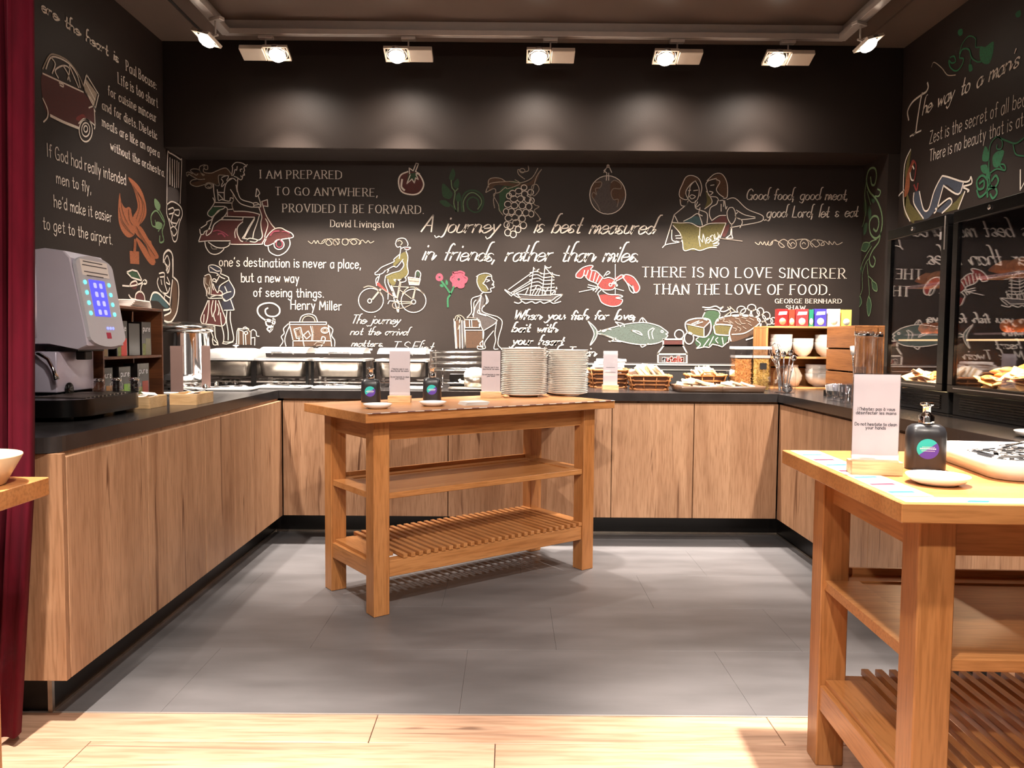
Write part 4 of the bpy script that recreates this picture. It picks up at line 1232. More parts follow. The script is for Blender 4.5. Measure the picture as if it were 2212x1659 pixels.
# right wall
draw('green vine scrolls at the top', P_right, 'E', '''f G 820,350 860,350 920,310 915,400 890,470 850,475 820,440
f G 735,485 755,480 765,520 740,535
f G 660,225 685,215 690,250 670,270 655,250
f G 1085,100 1120,75 1125,115 1095,130
c G6 600,430 630,420 640,460 610,470 590,450 600,500 640,530 680,500 700,440 670,430 690,370 740,370 760,430 800,460 830,460
c G5 670,400 690,330 740,270 790,290 790,350 820,350
c t4 460,500 480,465 540,510 580,560 640,560
c G4 750,440 750,480''', R_)
draw('green vine with spirals beside the reclining woman', P_right, 'E', '''f G 860,1090 890,1150 880,1200 840,1200 840,1150
f G 915,1170 950,1130 1000,1130 960,1240 920,1240
f G 825,1240 870,1230 880,1290 840,1290
f G 880,1280 900,1300 880,1340 865,1310
c G6 890,1200 890,1280 900,1400
c G6 900,1290 950,1260 1010,1270 1005,1230 970,1230 990,1260
c G9 820,1370 850,1350 850,1400 810,1410 800,1350 840,1310 880,1350 870,1430 820,1470 800,1420
c G9 910,1350 940,1310 960,1350 930,1400 890,1380
c G9 880,1470 880,1420 930,1400 950,1440 920,1480 900,1450
c G5 890,1180 900,1080 950,1020 990,1060 980,1110 950,1110 950,1080
c G6 950,1020 1020,1050 1090,1070 1150,1030
c G5 1070,1080 1090,1150 1150,1165''', R_)
draw('reclining woman in blue jeans with long red hair', P_right, 'E', '''f y 305,1115 290,1250 250,1560 300,1650 330,1640 270,1400 265,1250
F y 300,1520 400,1640 300,1650
F y 700,1430 660,1560 540,1590 640,1500
f o 300,1230 330,1200 300,1300 290,1420 255,1470 270,1320
f u 330,1440 370,1430 400,1560 440,1560 490,1420 540,1320 690,1360 690,1430 660,1450 550,1380 490,1560 400,1640 330,1520
F u 490,1580 600,1480 610,1520 540,1590
c w 305,1115 260,1230 250,1450 260,1560 300,1650
c R6 300,1260 320,1200 345,1230 340,1300 330,1350
c w 300,1290 310,1340 330,1345
c w 320,1240 330,1260
c R7 330,1380 350,1420 360,1370
c w 210,1510 210,1470 255,1420
c w 370,1430 400,1560 440,1560 480,1430 530,1330 560,1315 690,1355 740,1350 755,1320 760,1370 700,1390
c w 550,1385 500,1560 480,1590
c w 550,1385 660,1450 700,1360
c w 330,1440 330,1520 400,1630
c w 490,1560 560,1500 600,1480 610,1520 540,1590
c w 700,1400 740,1420 730,1430
c w 660,1560 710,1430''', R_, w=.010)
# ---------------------------------------------------------------- small things: shared builders
def X(px, Y): return (px-1100.7)/1680*Y          # x of a photo column at depth Y
class LP:                                           # little label plane: local x,z at y = c, facing -y
    def __init__(s, c=0): s.c = c
    def p3(s, a, z, off): return (a, s.c-off, z)
def ltext(b, txt, x0, x1, z, cap, w, mi, style='hand', y=0.0, shear=0, off=.0006):
    it, tw = layout(txt, style); sx = (x1-x0)/tw; sy = cap/16; pl = LP(y)
    M = lambda x, q: (x0+x*sx+q*shear*sy, z+q*sy)
    for ch, gx, wd, st in it:
        for kd, P in st:
            P = [(gx+x, q) for x, q in P]
            Q = spline([M(*p) for p in P], False, 3) if kd == 'C' else [M(*p) for p in P]
            ribbon(b, pl, Q, w, mi, off, nib=None)
M_lwood = wood('pale_block_wood', (222, 186, 140), (196, 156, 108), 'x', 14, .5, ring=1)
M_crate = wood('crate_wood_dark', (120, 70, 38), (74, 40, 20), 'y', 10, .5, ring=2)
M_crate2 = wood('crate_wood_light', (206, 150, 92), (160, 104, 56), 'x', 10, .5, ring=2)
M_crate2z = wood('crate_wood_light_upright', (206, 150, 92), (160, 104, 56), 'z', 10, .5, ring=2)
M_bottle = pm('matt_black_bottle', (34, 34, 38), .35, var=.1, coat=.1)
M_teal = pm('teal_print', (36, 176, 172), .5, var=.05); M_purp = pm('purple_print', (82, 52, 150), .5, var=.05)
M_wprint = pm('white_print', (225, 225, 230), .6, var=.02)
def sign_holder(x, y, z, rz, label, lines, w=.108, h=.232, mini=False):
    t = thing('sign_holder', label, 'sign', (x, y, z), rz, 'table sign holders')
    part('base', M_lwood, t, lambda b: b.box(-w/2-.004, w/2+.004, -.026, .026, 0, .034, c=.001))
    part('acrylic_sleeve', M_acryl, t, lambda b: (b.box(-w/2, w/2, -.0035, -.0022, .0341, .034+h), b.box(-w/2, w/2, .0022, .0035, .0341, .034+h), b.box(-w/2, -w/2+.001, -.0022, .0022, .0341, .034+h), b.box(w/2-.001, w/2, -.0022, .0022, .0341, .034+h)))
    part('card', M_card, t, lambda b: b.box(-w/2+.0015, w/2-.0015, -.0006, .0006, .035, .031+h))
    b = MB()
    for tx, zz, cp, a in lines:
        if not tx: b.box(-w/2*a, w/2*a, -.0012, -.0007, .034+h*zz, .034+h*zz+cp*.4); continue
        ltext(b, tx, -w/2*a, w/2*a, .034+h*zz, cp, cp*.17, 0, 'hand', -.0006, off=.0004)
    b.build('printed_text', M_ink, t); return t
LN = [("N'hésitez pas à vous", .575, .0078, .78), ("désinfecter les mains", .53, .0078, .84), ("Do not hesitate to clean", .40, .0078, .88), ("your hands", .36, .0078, .42)]
def pump_bottle(x, y, z, rz, label):
    t = thing('pump_bottle', label, 'bottle', (x, y, z), rz, 'black pump bottles')
    b = MB(); n = 6; prof = [(.96, 0), (1, .004), (1, .085), (.985, .1), (.9, .112), (.7, .119), (.36, .1215)]
    R0 = rrect(.098, .056, .024, n); vs = []; N = len(R0)
    for k, zz in prof: vs += [((x0*k), (y0*(k if k > .9 else k*.9)), zz) for x0, y0 in R0]
    fs = [(i*N+j, i*N+(j+1) % N, (i+1)*N+(j+1) % N, (i+1)*N+j) for i in range(len(prof)-1) for j in range(N)]
    b.add(vs, fs, 0, True); b.add(vs[:N], [tuple(range(N))[::-1]], 0); b.add(vs[-N:], [tuple(range(N))], 0)
    b.build('body', M_bottle, t)
    part('collar', M_chrome, t, lambda b: b.lathe([(.0185, .1216), (.0192, .124), (.0192, .141), (.016, .145), (.0115, .148), (.0105, .150)], 20))
    part('pump_stem', M_chrome, t, lambda b: b.lathe([(.0098, .149), (.0098, .166), (.0115, .168)], 16))
    part('pump_head', M_chrome, t, lambda b: (b.lathe([(.0115, .168), (.0165, .1705), (.0165, .175), (.015, .177), (.001, .1775)], 20), b.tube([(0, 0, .1725), (0, -.022, .1725), (0, -.033, .169)], .0035, 8)))
    def disc(b):
        r = .0265; cz = .057; yy = -.0283; a0 = radians(38)
        A = [(r*cos(a0+pi*k/20), yy, cz+r*sin(a0+pi*k/20)) for k in range(21)]; Bq = [(r*cos(a0+pi+pi*k/20), yy, cz+r*sin(a0+pi+pi*k/20)) for k in range(21)]
        b.ngon(A, 0); b.ngon(Bq, 1)
        for k, (a, c, zz) in enumerate(((-.014, .017, .0045), (-.019, .020, -.001), (-.015, .017, -.006))):
            n = 9; [b.add([(a+(c-a)*i/n, yy-.0004, cz+zz), (a+(c-a)*(i+.8)/n, yy-.0004, cz+zz), (a+(c-a)*(i+.8)/n, yy-.0004, cz+zz+(.0032 if k == 1 else .0012)), (a+(c-a)*i/n, yy-.0004, cz+zz+(.0032 if k == 1 else .0012))], [(0, 1, 2, 3)], 2) for i in range(n)]      # too small to read in the photo
    part('round_label', [M_teal, M_purp, M_wprint], t, disc, 'round teal and purple label'); return t
def dish(x, y, z, r, label, oval=1.0, rz=0):
    b = MB(); b.lathe([(.001, .004), (r*.55, .004), (r*.85, .013), (r, .021), (r*1.0, .0225), (r*.96, .0215), (r*.82, .010)][::-1] if 0 else [(r*.5, 0), (r*.62, .0005), (r*.86, .009), (r, .0205), (r*.99, .0225), (r*.95, .021), (r*.8, .011), (r*.55, .0055), (.001, .005)], 36, sy=oval)
    o = b.build('small_dish', M_white, None, label, 'dish', 'small white dishes'); o.location = (x, y, z); o.rotation_euler.z = rz; return o
sign_holder(X(864, 3.99), 3.99, .932, 0, 'acrylic sign holder on the centre table between the two pump bottles', LN)
sign_holder(X(1061, 4.36), 4.36, .932, radians(4), 'acrylic sign holder on the centre table left of the plate stacks', LN)
sign_holder(.932, 1.965, .920, radians(-9), 'acrylic sign holder on the right table, nearest and largest', LN, w=.114, h=.222)
pump_bottle(X(803, 3.99), 3.97, .932, radians(2), 'black pump bottle at the left end of the centre table')
pump_bottle(X(934, 4.15), 4.15, .932, radians(2), 'black pump bottle in the middle of the centre table, beside the sign')
pump_bottle(1.104, 2.045, .920, radians(-16), 'black pump bottle on the right table, nearest the viewer')
dish(X(816, 3.62), 3.62, .932, .068, 'small white dish in front of the left pump bottle on the centre table')
dish(X(935, 3.77), 3.78, .932, .067, 'small white dish in front of the second pump bottle on the centre table')
dish(1.017, 1.825, .920, .070, 'small white dish in front of the pump bottle on the right table')
dish(1.80, 2.62, ZW, .075, 'small pink-shaded dish on the right worktop at the frame edge')
# tape on the table edges
M_tape = pm('tape_white', (226, 220, 214), .5, var=.03); M_mar = pm('tape_maroon', (92, 40, 66), .5); M_viol = pm('tape_violet', (150, 112, 196), .5)
def tape(parent, x0, x1, y, z, along='x', step=.085, m2=1):
    def f(b):
        q = (lambda a, c: (a, c, 0)) if along == 'x' else (lambda a, c: (c, a, 0))
        w = .024
        P = [(x0, y-w/2), (x1, y-w/2), (x1, y+w/2), (x0, y+w/2)]
        b.add([(q(a, c)[0], q(a, c)[1], z+.0004) for a, c in P], [(0, 1, 2, 3)], 0)
        n = int(abs(x1-x0)/step)
        for i in range(n):
            s = x0+(x1-x0)*(i+.2)/n; e = s+.04; k = .014
            P = [(s, y-w/2), (e, y-w/2), (e+k, y+w/2), (s+k, y+w/2)]
            b.add([(q(a, c)[0], q(a, c)[1], z+.0009) for a, c in P], [(0, 1, 2, 3)], m2 if i % 2 else 1)
    part('striped_tape', [M_tape, M_mar, M_viol, M_teal], parent, f, 'white tape with slanting coloured dashes')
tape(tb, -.735, .735, -.345, .932)
rt = [o for o in bpy.data.objects if o.name.startswith('serving_table') and 'nearest' in o['label']][0]
def rt_tape(b):
    Z = .9204
    for i, (x0, y0, x1, y1) in enumerate(((-.73, -.385, .73, -.33), (-.725, -.32, -.64, .385))): b.add([(x0, y0, Z), (x1, y0, Z), (x1, y1, Z), (x0, y1, Z)], [(0, 1, 2, 3)], 0)
    for i in range(15):
        x = -.70+i*.096; b.add([(x, -.38, Z+.0005), (x+.045, -.38, Z+.0005), (x+.062, -.36, Z+.0005), (x+.017, -.36, Z+.0005)], [(0, 1, 2, 3)], 2 if i % 2 == 0 else 3)
    for i in range(7):
        y = -.29+i*.095; b.add([(-.72, y, Z+.0005), (-.66, y+.01, Z+.0005), (-.66, y+.03, Z+.0005), (-.72, y+.02, Z+.0005)], [(0, 1, 2, 3)], 1 if i % 2 else 3)
part('striped_tape', [M_tape, M_mar, M_viol, M_teal], rt, rt_tape, 'wide white tape with violet and teal dashes')
# ---------------------------------------------------------------- plates
r = .134
pb = MB(); pb.lathe([(.07, 0), (.078, 0), (.082, .003), (.105, .008), (r, .0165), (r+.0006, .019), (r-.003, .0192), (.104, .0115), (.082, .0065), (.001, .006)], 48)
plate0 = pb.build('dinner_plate', M_white, None, 'white dinner plate in the wider, taller left stack on the centre table', 'plate', 'plates in the left stack')
cx1, cy1 = X(1133, 4.50), 4.51
n1 = 26
for i in range(n1):
    o = plate0 if i == 0 else plate0.copy()
    if i: C.objects.link(o)
    o.location = (cx1+random.uniform(-.002, .002), cy1+random.uniform(-.002, .002), .9325+i*.01035); o.rotation_euler.z = random.uniform(0, 6)
sc = .89
cx2, cy2 = X(1227, 4.64), 4.62
me2 = plate0.data.copy()
for v in me2.vertices: v.co.x *= sc; v.co.y *= sc
for i in range(25):
    o = bpy.data.objects.new('dinner_plate', me2); C.objects.link(o)
    tag(o, 'white dinner plate in the narrower right stack on the centre table', 'plate', 'plates in the right stack')
    o.location = (cx2+random.uniform(-.002, .002), cy2+random.uniform(-.002, .002), .9325+i*.01045)
M_nap = pm('napkin_paper', (238, 232, 226), .85, var=.02, bump=.15, bscale=120)
def napkin(x, y, z, w, d, h, rz, label, group, tilt=0):
    b = MB()
    for k in range(3): b.box(-w/2+k*.0012, w/2-k*.001, -d/2, d/2-k*.002, k*h/3, (k+1)*h/3-.0006, c=.0008)
    o = b.build('folded_napkin', M_nap, None, label, 'napkin', group); o.location = (x, y, z); o.rotation_euler = (tilt, 0, rz); return o
for k in range(4): napkin(X(1022, 3.87)+.003*k, 3.875, .9325+.0042*k, .125, .10, .004, TA-.25+.03*k, ['lowest', 'second lowest', 'third', 'topmost'][k]+' folded white napkin in the pile on the centre table', 'napkins on the centre table')
napkin(X(1140, 4.55), 4.53, .9325+n1*.01035+.0095, .12, .11, .006, .4, 'folded white napkin lying on top of the left plate stack', None)
o = MB(); o.ball((0, 0, .008), .011, 0, 10, .7, 1.8); o = o.build('wooden_toggle', M_lwood, None, 'tiny pale wooden toggle beside the foot of the left plate stack', 'toggle'); o.location = (X(1094, 4.38), 4.36, .9322)
o = MB(); o.lathe([(.016, 0), (.017, .003), (.015, .02), (.009, .026), (.008, .03), (.001, .031)], 16); o = o.build('glass_stopper', M_acryl, None, 'tiny clear glass stopper in front of the gap between plate stacks', 'stopper'); o.location = (X(1169, 4.35), 4.33, .9322)
# ---------------------------------------------------------------- platter on the right table
def platter(b):
    R = [rrect(.50, .34, .05, 5), rrect(.52, .36, .06, 5), rrect(.56, .40, .07, 5), rrect(.55, .39, .07, 5), rrect(.50, .34, .06, 5), rrect(.47, .31, .05, 5)]
    Z = [0, .002, .052, .0535, .016, .010]; vs = []; N = len(R[0])
    for p, z in zip(R, Z): vs += [(x, y, z) for x, y in p]
    b.add(vs, [(i*N+j, i*N+(j+1) % N, (i+1)*N+(j+1) % N, (i+1)*N+j) for i in range(5) for j in range(N)], 0, True)
    b.add(vs[:N], [tuple(range(N))[::-1]]); b.add(vs[-N:], [tuple(range(N))])
b = MB(); platter(b); o = b.build('platter', M_white, None, 'large white platter full of wrapped sticks on the right table', 'platter'); o.location = (1.47, 2.005, .9202); o.rotation_euler.z = radians(-8)
M_stk = pm('sachet_foil', (226, 222, 220), .35, var=.4, scale=60, st=(1, 5, 5), rgb2=(60, 55, 58))
b = MB(); b.box(-.045, .045, -.0055, .0055, 0, .003, 0); b.box(-.030, .030, -.0057, .0057, .0002, .0034, 1)
sb = b.build('wrapped_stick', [M_stk, M_bottle], None, 'thin black-and-silver wrapped stick in the pile on the white platter', 'stick', 'wrapped sticks on the platter')
rs = random.Random(5)
for i in range(130):
    o = sb if i == 0 else sb.copy()
    if i: C.objects.link(o)
    a, q = rs.uniform(-.205, .205), rs.uniform(-.125, .125)
    o.location = (1.47+a*cos(-.14)-q*sin(-.14), 2.005+a*sin(-.14)+q*cos(-.14), .9325+.003+.034*(1-(a/.23)**2)*(1-(q/.15)**2)*(1-.1*rs.random())+i*.00022)
    o.rotation_euler = (rs.uniform(-.2, .2), rs.uniform(-.25, .25), rs.uniform(-1.2, 1.2))
# bowl on the left table
b = MB(); b.lathe([(.07, 0), (.073, .002), (.106, .063), (.105, .066), (.101, .064), (.07, .010), (.001, .008)], 40)
o = b.build('serving_bowl', pm('cream_bowl', (232, 200, 160), .3, var=.05, coat=.2), None, 'cream bowl on the cut-off table at the left edge', 'bowl'); o.location = (-1.165, 1.66, .9302)
# ---------------------------------------------------------------- coffee machine
M_mach = pm('machine_shell', (214, 208, 224), .3, .25, var=.02, coat=.2); M_lil = pm('machine_panel', (196, 188, 206), .3, .3, var=.03)
M_face = pm('machine_face', (196, 196, 206), .35, var=.02)
M_scr = emis('display_glow', (70, 70, 225), 1.6); M_scr2 = emis('display_icon', (150, 150, 250), 1.5); M_led = emis('button_glow', (90, 225, 225), 2.2); M_ledb = emis('blue_glow', (120, 130, 255), 2.0)
M_redsq = pm('logo_red', (176, 30, 66), .5)
t = thing('tray_stand', 'black rounded drip tray stand under the coffee machine', 'stand', (-1.885, 3.125, ZW))
part('tray', M_black, t, lambda b: b.prism(rrect(.61, .56, .12, 8), .018, .082, sm=True))
part('drip_grid', M_steeld, t, lambda b: [b.box(.07, .27, -.16+.03*k, -.15+.03*k, .0825, .0855) for k in range(11)])
for sx in (-.24, .22):
    for sy in (-.2, .2): part('foot', M_blackm, t, lambda b: b.at(sx, sy, 0).lathe([(.022, 0), (.022, .018)], 14))
t = thing('coffee_machine', 'silver-white automatic coffee machine with blue display beside the curtain', 'coffee machine', (-1.90, 3.263, ZW+.0865))
def head(b):
    P = [(-.25, .20), (.06, .20), (.175, .178), (.215, .195), (.205, .26), (.150, .545), (.125, .572), (.05, .582), (-.02, .572), (-.08, .562), (-.25, .575)]
    n = len(P); Y = [(-.147, .985), (-.139, 1), (.139, 1), (.147, .985)]
    vs = []
    for y, k in Y: vs += [(x*k, y, .38+(z-.38)*k) for x, z in P]
    b.add(vs, [(r*n+i, r*n+(i+1) % n, (r+1)*n+(i+1) % n, (r+1)*n+i) for r in range(3) for i in range(n)]); b.add(vs[:n], [tuple(range(n))]); b.add(vs[-n:], [tuple(range(n))[::-1]])
part('head_shell', M_mach, t, head)
part('side_rib', M_mach, t, lambda b: [b.tube([(x, -.133, .225), (x, -.137, .40), (x, -.133, .55)], .02, 12) for x in (-.16, .0)])
part('lower_body', M_mach, t, lambda b: b.box(-.25, -.06, -.147, .147, 0, .199, c=.008))
part('splash_panel', M_lil, t, lambda b: b.box(-.0595, .085, -.14, .14, .004, .17, c=.006))
part('spout_block', M_blackm, t, lambda b: (b.box(.02, .15, -.10, .10, .171, .189), b.box(.10, .14, -.03, .03, .135, .171, c=.004)))
part('steam_wand', M_chrome, t, lambda b: b.tube([(.0, -.155, .165), (.04, -.175, .16), (.075, -.18, .14), (.095, -.18, .10), (.108, -.18, .06)], [.009, .008, .007, .007, .011], 10))
part('drain_arch', M_black, t, lambda b: (b.at(.087, -.06, .012, ry=pi/2), b.lathe([(.03, -.001), (.03, .004)], 20)))
sl_ = Vector((.155-.213, 0, .545-.21)).normalized(); nr = Vector((0, 1, 0)).cross(sl_)
PM = Matrix(((0, sl_.x, nr.x, .1885), (1, 0, 0, 0), (0, sl_.z, nr.z, .375), (0, 0, 0, 1)))
def pp(fn):
    def g(b): b.T = PM.copy(); fn(b)
    return g
def oval_outline(w, h, bulge=.022, n=10):
    P = [(w/2, -h/2+.02)]+[(w/2, h/2-.02)]
    P += [(w/2*cos(pi*k/n), h/2-.02+(.02+bulge)*sin(pi*k/n)) for k in range(1, n)]
    P += [(-w/2, h/2-.02), (-w/2, -h/2+.02)]+[(-w/2*cos(pi*k/n), -h/2+.02-(.02+bulge)*sin(pi*k/n)) for k in range(1, n)]
    return P
fp = part('front_panel', M_face, t, pp(lambda b: b.prism(oval_outline(.286, .335), -.004, .010)))
part('screen', M_scr, fp, pp(lambda b: b.box(-.072, .048, -.062, .088, .010, .0125)))
for i in (0, 1):
    for j in range(4): part('screen_icon', M_scr2, fp, pp(lambda b: b.prism(rrect(.024, .022, .006, 3, -.034+.045*i, -.045+.037*j), .0125, .0128)))
for i, xx in enumerate((-.105, .083)):
    for j in range(4): part('button', M_led, fp, pp(lambda b: (b.lathe([(.0085, .010), (.0085, .014), (.005, .0155), (.001, .0155)], 16, cx=xx, cy=.075-.042*j))), 'round glowing turquoise button')
part('indicator', M_ledb, fp, pp(lambda b: [b.lathe([(.006, .010), (.006, .013), (.001, .0132)], 12, cx=.005+.022*k, cy=-.112) for k in range(3)]))
part('logo_patch', M_redsq, fp, pp(lambda b: b.box(-.012, .022, -.155, -.130, .010, .0115)))
part('notice', M_paper, fp, pp(lambda b: b.box(-.11, .10, .105, .170, .010, .0108)))
def lines(b):
    b.T = PM.copy()
    for k, (x0, x1) in enumerate(((-.09, .06), (-.10, .09), (-.095, .09), (-.08, .05))): b.box(x0, x1, .160-.015*k-(.012 if k > 1 else 0), .164-.015*k-(.012 if k > 1 else 0), .0108, .0113)
part('notice_print', M_ink, fp, lines)
for i, (yy, nm) in enumerate(((3.335, 'left'), (3.375, 'middle'), (3.42, 'right'))):
    j = thing('sugar_pot', nm+' of the three small metal-lidded glass pots behind the drip tray', 'pot', ((-1.745, -1.69, -1.63)[i], yy-.03 if i < 2 else yy-.04, ZW+.086), 0, 'small pots beside the coffee machine')
    part('glass_body', M_acryl, j, lambda b: b.lathe([(.020, .0), (.024, .004), (.026, .03), (.018, .038), (.018, .042)], 20))
    part('lid', M_chrome, j, lambda b: b.lathe([(.020, .042), (.021, .052), (.012, .056), (.001, .057)], 20))
# ---------------------------------------------------------------- tea crate
def plank_box(t, W, D, H, zmid, mat, matz, th=.013, slat_back=True):
    """open-fronted crate: front at y=0, depth to +y; boards are parts"""
    def bd(*a): 
        q = MB(); q.box(*a, c=.0015); q.build('board', mat, t)
    for k in range(2): bd(-W/2, W/2, .002+k*D/2, (k+1)*D/2-.002, H-th, H); bd(-W/2, W/2, .002+k*D/2, (k+1)*D/2-.002, 0, th)
    for k in range(3): bd(-W/2, W/2, D, D+.008, .004+k*H/3, (k+1)*H/3-.006)
    for s in (-1, 1):
        for k in range(2):
            q = MB(); q.box(s*(W/2)-(th if s > 0 else 0), s*W/2+(th if s < 0 else 0), .002+k*D/2, (k+1)*D/2-.002, th, H-th, c=.0015); q.build('side_board', matz, t)
    q = MB(); q.box(-W/2+th, W/2-th, .004, D, zmid-th/2, zmid+th/2, c=.0015); q.build('shelf_board', mat, t)
t = thing('wooden_crate', 'dark wooden crate shelf of tea boxes beside the coffee machine', 'crate', (-1.79, 3.735, ZW), radians(90), 'crate shelves')
plank_box(t, .60, .30, .463, .222, M_crate, M_crate)
M_tea = pm('tea_box_black', (26, 22, 22), .3, var=.2, coat=.3)
def tea(yc, w, z, h, stripe, label, txt=True):
    t = thing('tea_box', label, 'box', (-1.815, yc, z), radians(90), 'tea boxes in the dark crate')
    part('carton', M_tea, t, lambda b: b.box(-w/2, w/2, 0, .07, 0, h, c=.001))
    if txt:
        part('lettering', M_wprint, t, lambda b: ltext(b, 'pure', -w*.36, w*.36, h*.72, h*.16, h*.028, 0, 'hand', -.0001))
        part('colour_band', pm('band_%d%d%d' % stripe, stripe, .4), t, lambda b: b.box(-w*.10, w*.42, -.0008, -.0001, .0, h*.50))
        part('picture', pm('band_leaf', (120, 130, 70), .5, var=.4, scale=90), t, lambda b: b.box(-w*.42, -w*.12, -.0008, -.0001, .0, h*.35))
tea(3.485, .085, ZW+.229, .155, (150, 120, 60), 'dark tea box, leftmost on the upper shelf of the dark crate')
tea(3.655, .10, ZW+.229, .165, (206, 44, 34), 'black tea box with red band on the upper crate shelf')
tea(3.775, .11, ZW+.229, .155, (30, 30, 30), 'black tea bag dispenser between boxes on the upper crate shelf', False)
tea(3.90, .10, ZW+.229, .165, (120, 118, 92), 'black tea box, rightmost on the upper shelf of the dark crate')
tea(3.512, .10, ZW+.014, .165, (150, 104, 50), 'brown tea box, leftmost on the lower shelf of the dark crate')
tea(3.675, .11, ZW+.014, .165, (126, 176, 66), 'black tea box with green band on the lower crate shelf')
tea(3.86, .12, ZW+.014, .175, (160, 62, 44), 'black tea box with dull red band on the lower crate shelf')
for k in range(5): napkin(-1.90+.002*k, 3.86-.002*k, ZW+.4635+.0075*k, .17, .20, .007, .04*k-.05, ['lowest', 'second', 'middle', 'fourth', 'top'][k]+' folded white napkin of the pile on the dark crate', 'napkins on the dark crate')
t = thing('red_mug', 'red mug holding wooden stirrers on top of the dark crate', 'mug', (-1.88, 3.60, ZW+.4635))
M_redm = pm('red_enamel', (186, 22, 34), .25, var=.05, coat=.4)
part('mug_body', M_redm, t, lambda b: b.lathe([(.035, 0), (.040, .003), (.042, .10), (.039, .10), (.037, .006), (.001, .005)], 28))
part('handle', M_redm, t, lambda b: b.tube([(.01, .040, .086), (.015, .065, .084), (.017, .08, .062), (.017, .076, .038), (.012, .055, .018), (.01, .040, .02)], .006, 8))
for i in range(8):
    q = MB(); q.box(-.003, .003, -.001, .001, 0, .125+.012*(i % 3)); o = q.build('stirrer', M_lwood, None, 'pale wooden stirrer standing in the red mug', 'stirrer', 'stirrers in the red mug')
    a = i*.8; o.location = (-1.88+.012*cos(a), 3.60+.012*sin(a), ZW+.472); o.rotation_euler = (-.13*sin(a), .13*cos(a), a)
def open_box(x, y, w, d, h, label):
    t = thing('wooden_box', label, 'box', (x, y, ZW), 0, 'small open wooden boxes')
    part('bottom', M_lwood, t, lambda b: b.box(-w/2, w/2, -d/2, d/2, 0, .004))
    for s in (-1, 1):
        part('side', M_lwood, t, lambda b: b.box(s*w/2-.003, s*w/2+.003, -d/2, d/2, 0, h, c=.0008)); part('side', M_lwood, t, lambda b: b.box(-w/2, w/2, s*d/2-.003, s*d/2+.003, 0, h, c=.0008))
open_box(-1.66, 3.535, .125, .17, .052, 'small open wooden box of sachets, nearer the coffee machine'); open_box(-1.535, 3.76, .125, .20, .052, 'small open wooden box of sachets, farther from the coffee machine')
q = MB(); q.box(-.032, .032, -.02, .02, 0, .003, c=.001); s0 = q.build('sachet', M_nap, None, 'white paper sachet in the box nearer the coffee machine', 'sachet', 'sachets in the nearer box')
for i in range(14):
    o = s0 if i == 0 else s0.copy()
    if i: C.objects.link(o)
    n = i < 7; o.location = ((-1.66 if n else -1.535)+random.uniform(-.02, .02), (3.535 if n else 3.76)+random.uniform(-.05, .05), ZW+.03+.0045*(i % 7)); o.rotation_euler = (random.uniform(-.3, .3), random.uniform(-.3, .3), random.uniform(0, 3))
    if not n: o['label'] = 'white paper sachet in the box farther from the coffee machine'; o['group'] = 'sachets in the farther box'
# ---------------------------------------------------------------- soup kettle, small pieces in the left corner
t = thing('soup_kettle', 'large round polished steel soup kettle with flat lid in the back left corner', 'kettle', (-2.03, 4.86, ZW))
part('kettle_body', M_chrome, t, lambda b: b.lathe([(.10, .05), (.135, .06), (.148, .10), (.150, .345), (.155, .355)], 40))
part('lid', M_steel, t, lambda b: b.lathe([(.156, .356), (.176, .358), (.178, .386), (.165, .396), (.08, .412), (.001, .418)], 40))
part('base_ring', M_steel, t, lambda b: b.lathe([(.125, .012), (.13, .02), (.105, .05)], 32))
for k in range(3): part('foot', M_blackm, t, lambda b: b.lathe([(.014, 0), (.014, .012)], 10, cx=.1*cos(k*2.1), cy=.1*sin(k*2.1)))
part('knob', M_blackm, t, lambda b: b.at(.0, -.152, .18).ball((0, 0, 0), .018, 0, 12))
M_card2 = pm('brown_card', (150, 122, 110), .55, var=.04)
for px, Y, w, lb in ((383, 4.52, .072, 'narrow grey-brown card holder in front of the soup kettle'), (446, 4.72, .052, 'narrow grey-brown card holder between soup kettle and first chafing dish')):
    t = thing('card_holder', lb, 'sign', (X(px, Y), Y, ZW), 0)
    part('foot_plate', M_acryl, t, lambda b: b.box(-w/2-.01, w/2+.01, -.03, .03, 0, .004))
    part('card', M_card2, t, lambda b: b.box(-w/2, w/2, -.002, .002, .0045, .27))
    part('sleeve', M_acryl, t, lambda b: b.box(-w/2-.003, w/2+.003, -.005, -.003, .0045, .275))
def flat_dish(x, y, w, d, label, mat, cat='dish', name='oval_dish', z=ZW):
    b = MB(); b.lathe([(.6, 0), (.85, .002), (1, .014), (.985, .0155), (.82, .005), (.001, .004)], 32, sx=1, sy=d/w)
    for i, v in enumerate(b.v): b.v[i] = (v[0]*w/2, v[1]*w/2, v[2])
    o = b.build(name, mat, None, label, cat); o.location = (x, y, z); return o
flat_dish(X(367, 4.28), 4.28, .10, .08, 'little white dish at the foot of the dark crate, left counter', M_white)
flat_dish(X(413, 4.72), 4.72, .13, .10, 'white oval dish in front of the soup kettle', M_white)
t = thing('steel_box', 'low dark steel box between kettle and card holder in the left corner', 'box', (X(408, 5.15)-.02, 5.17, ZW))
part('casing', M_steeld, t, lambda b: b.box(-.11, .11, -.09, .09, 0, .115, c=.004)); part('front_panel', M_black, t, lambda b: b.box(-.08, .07, -.0925, -.0905, .01, .095))
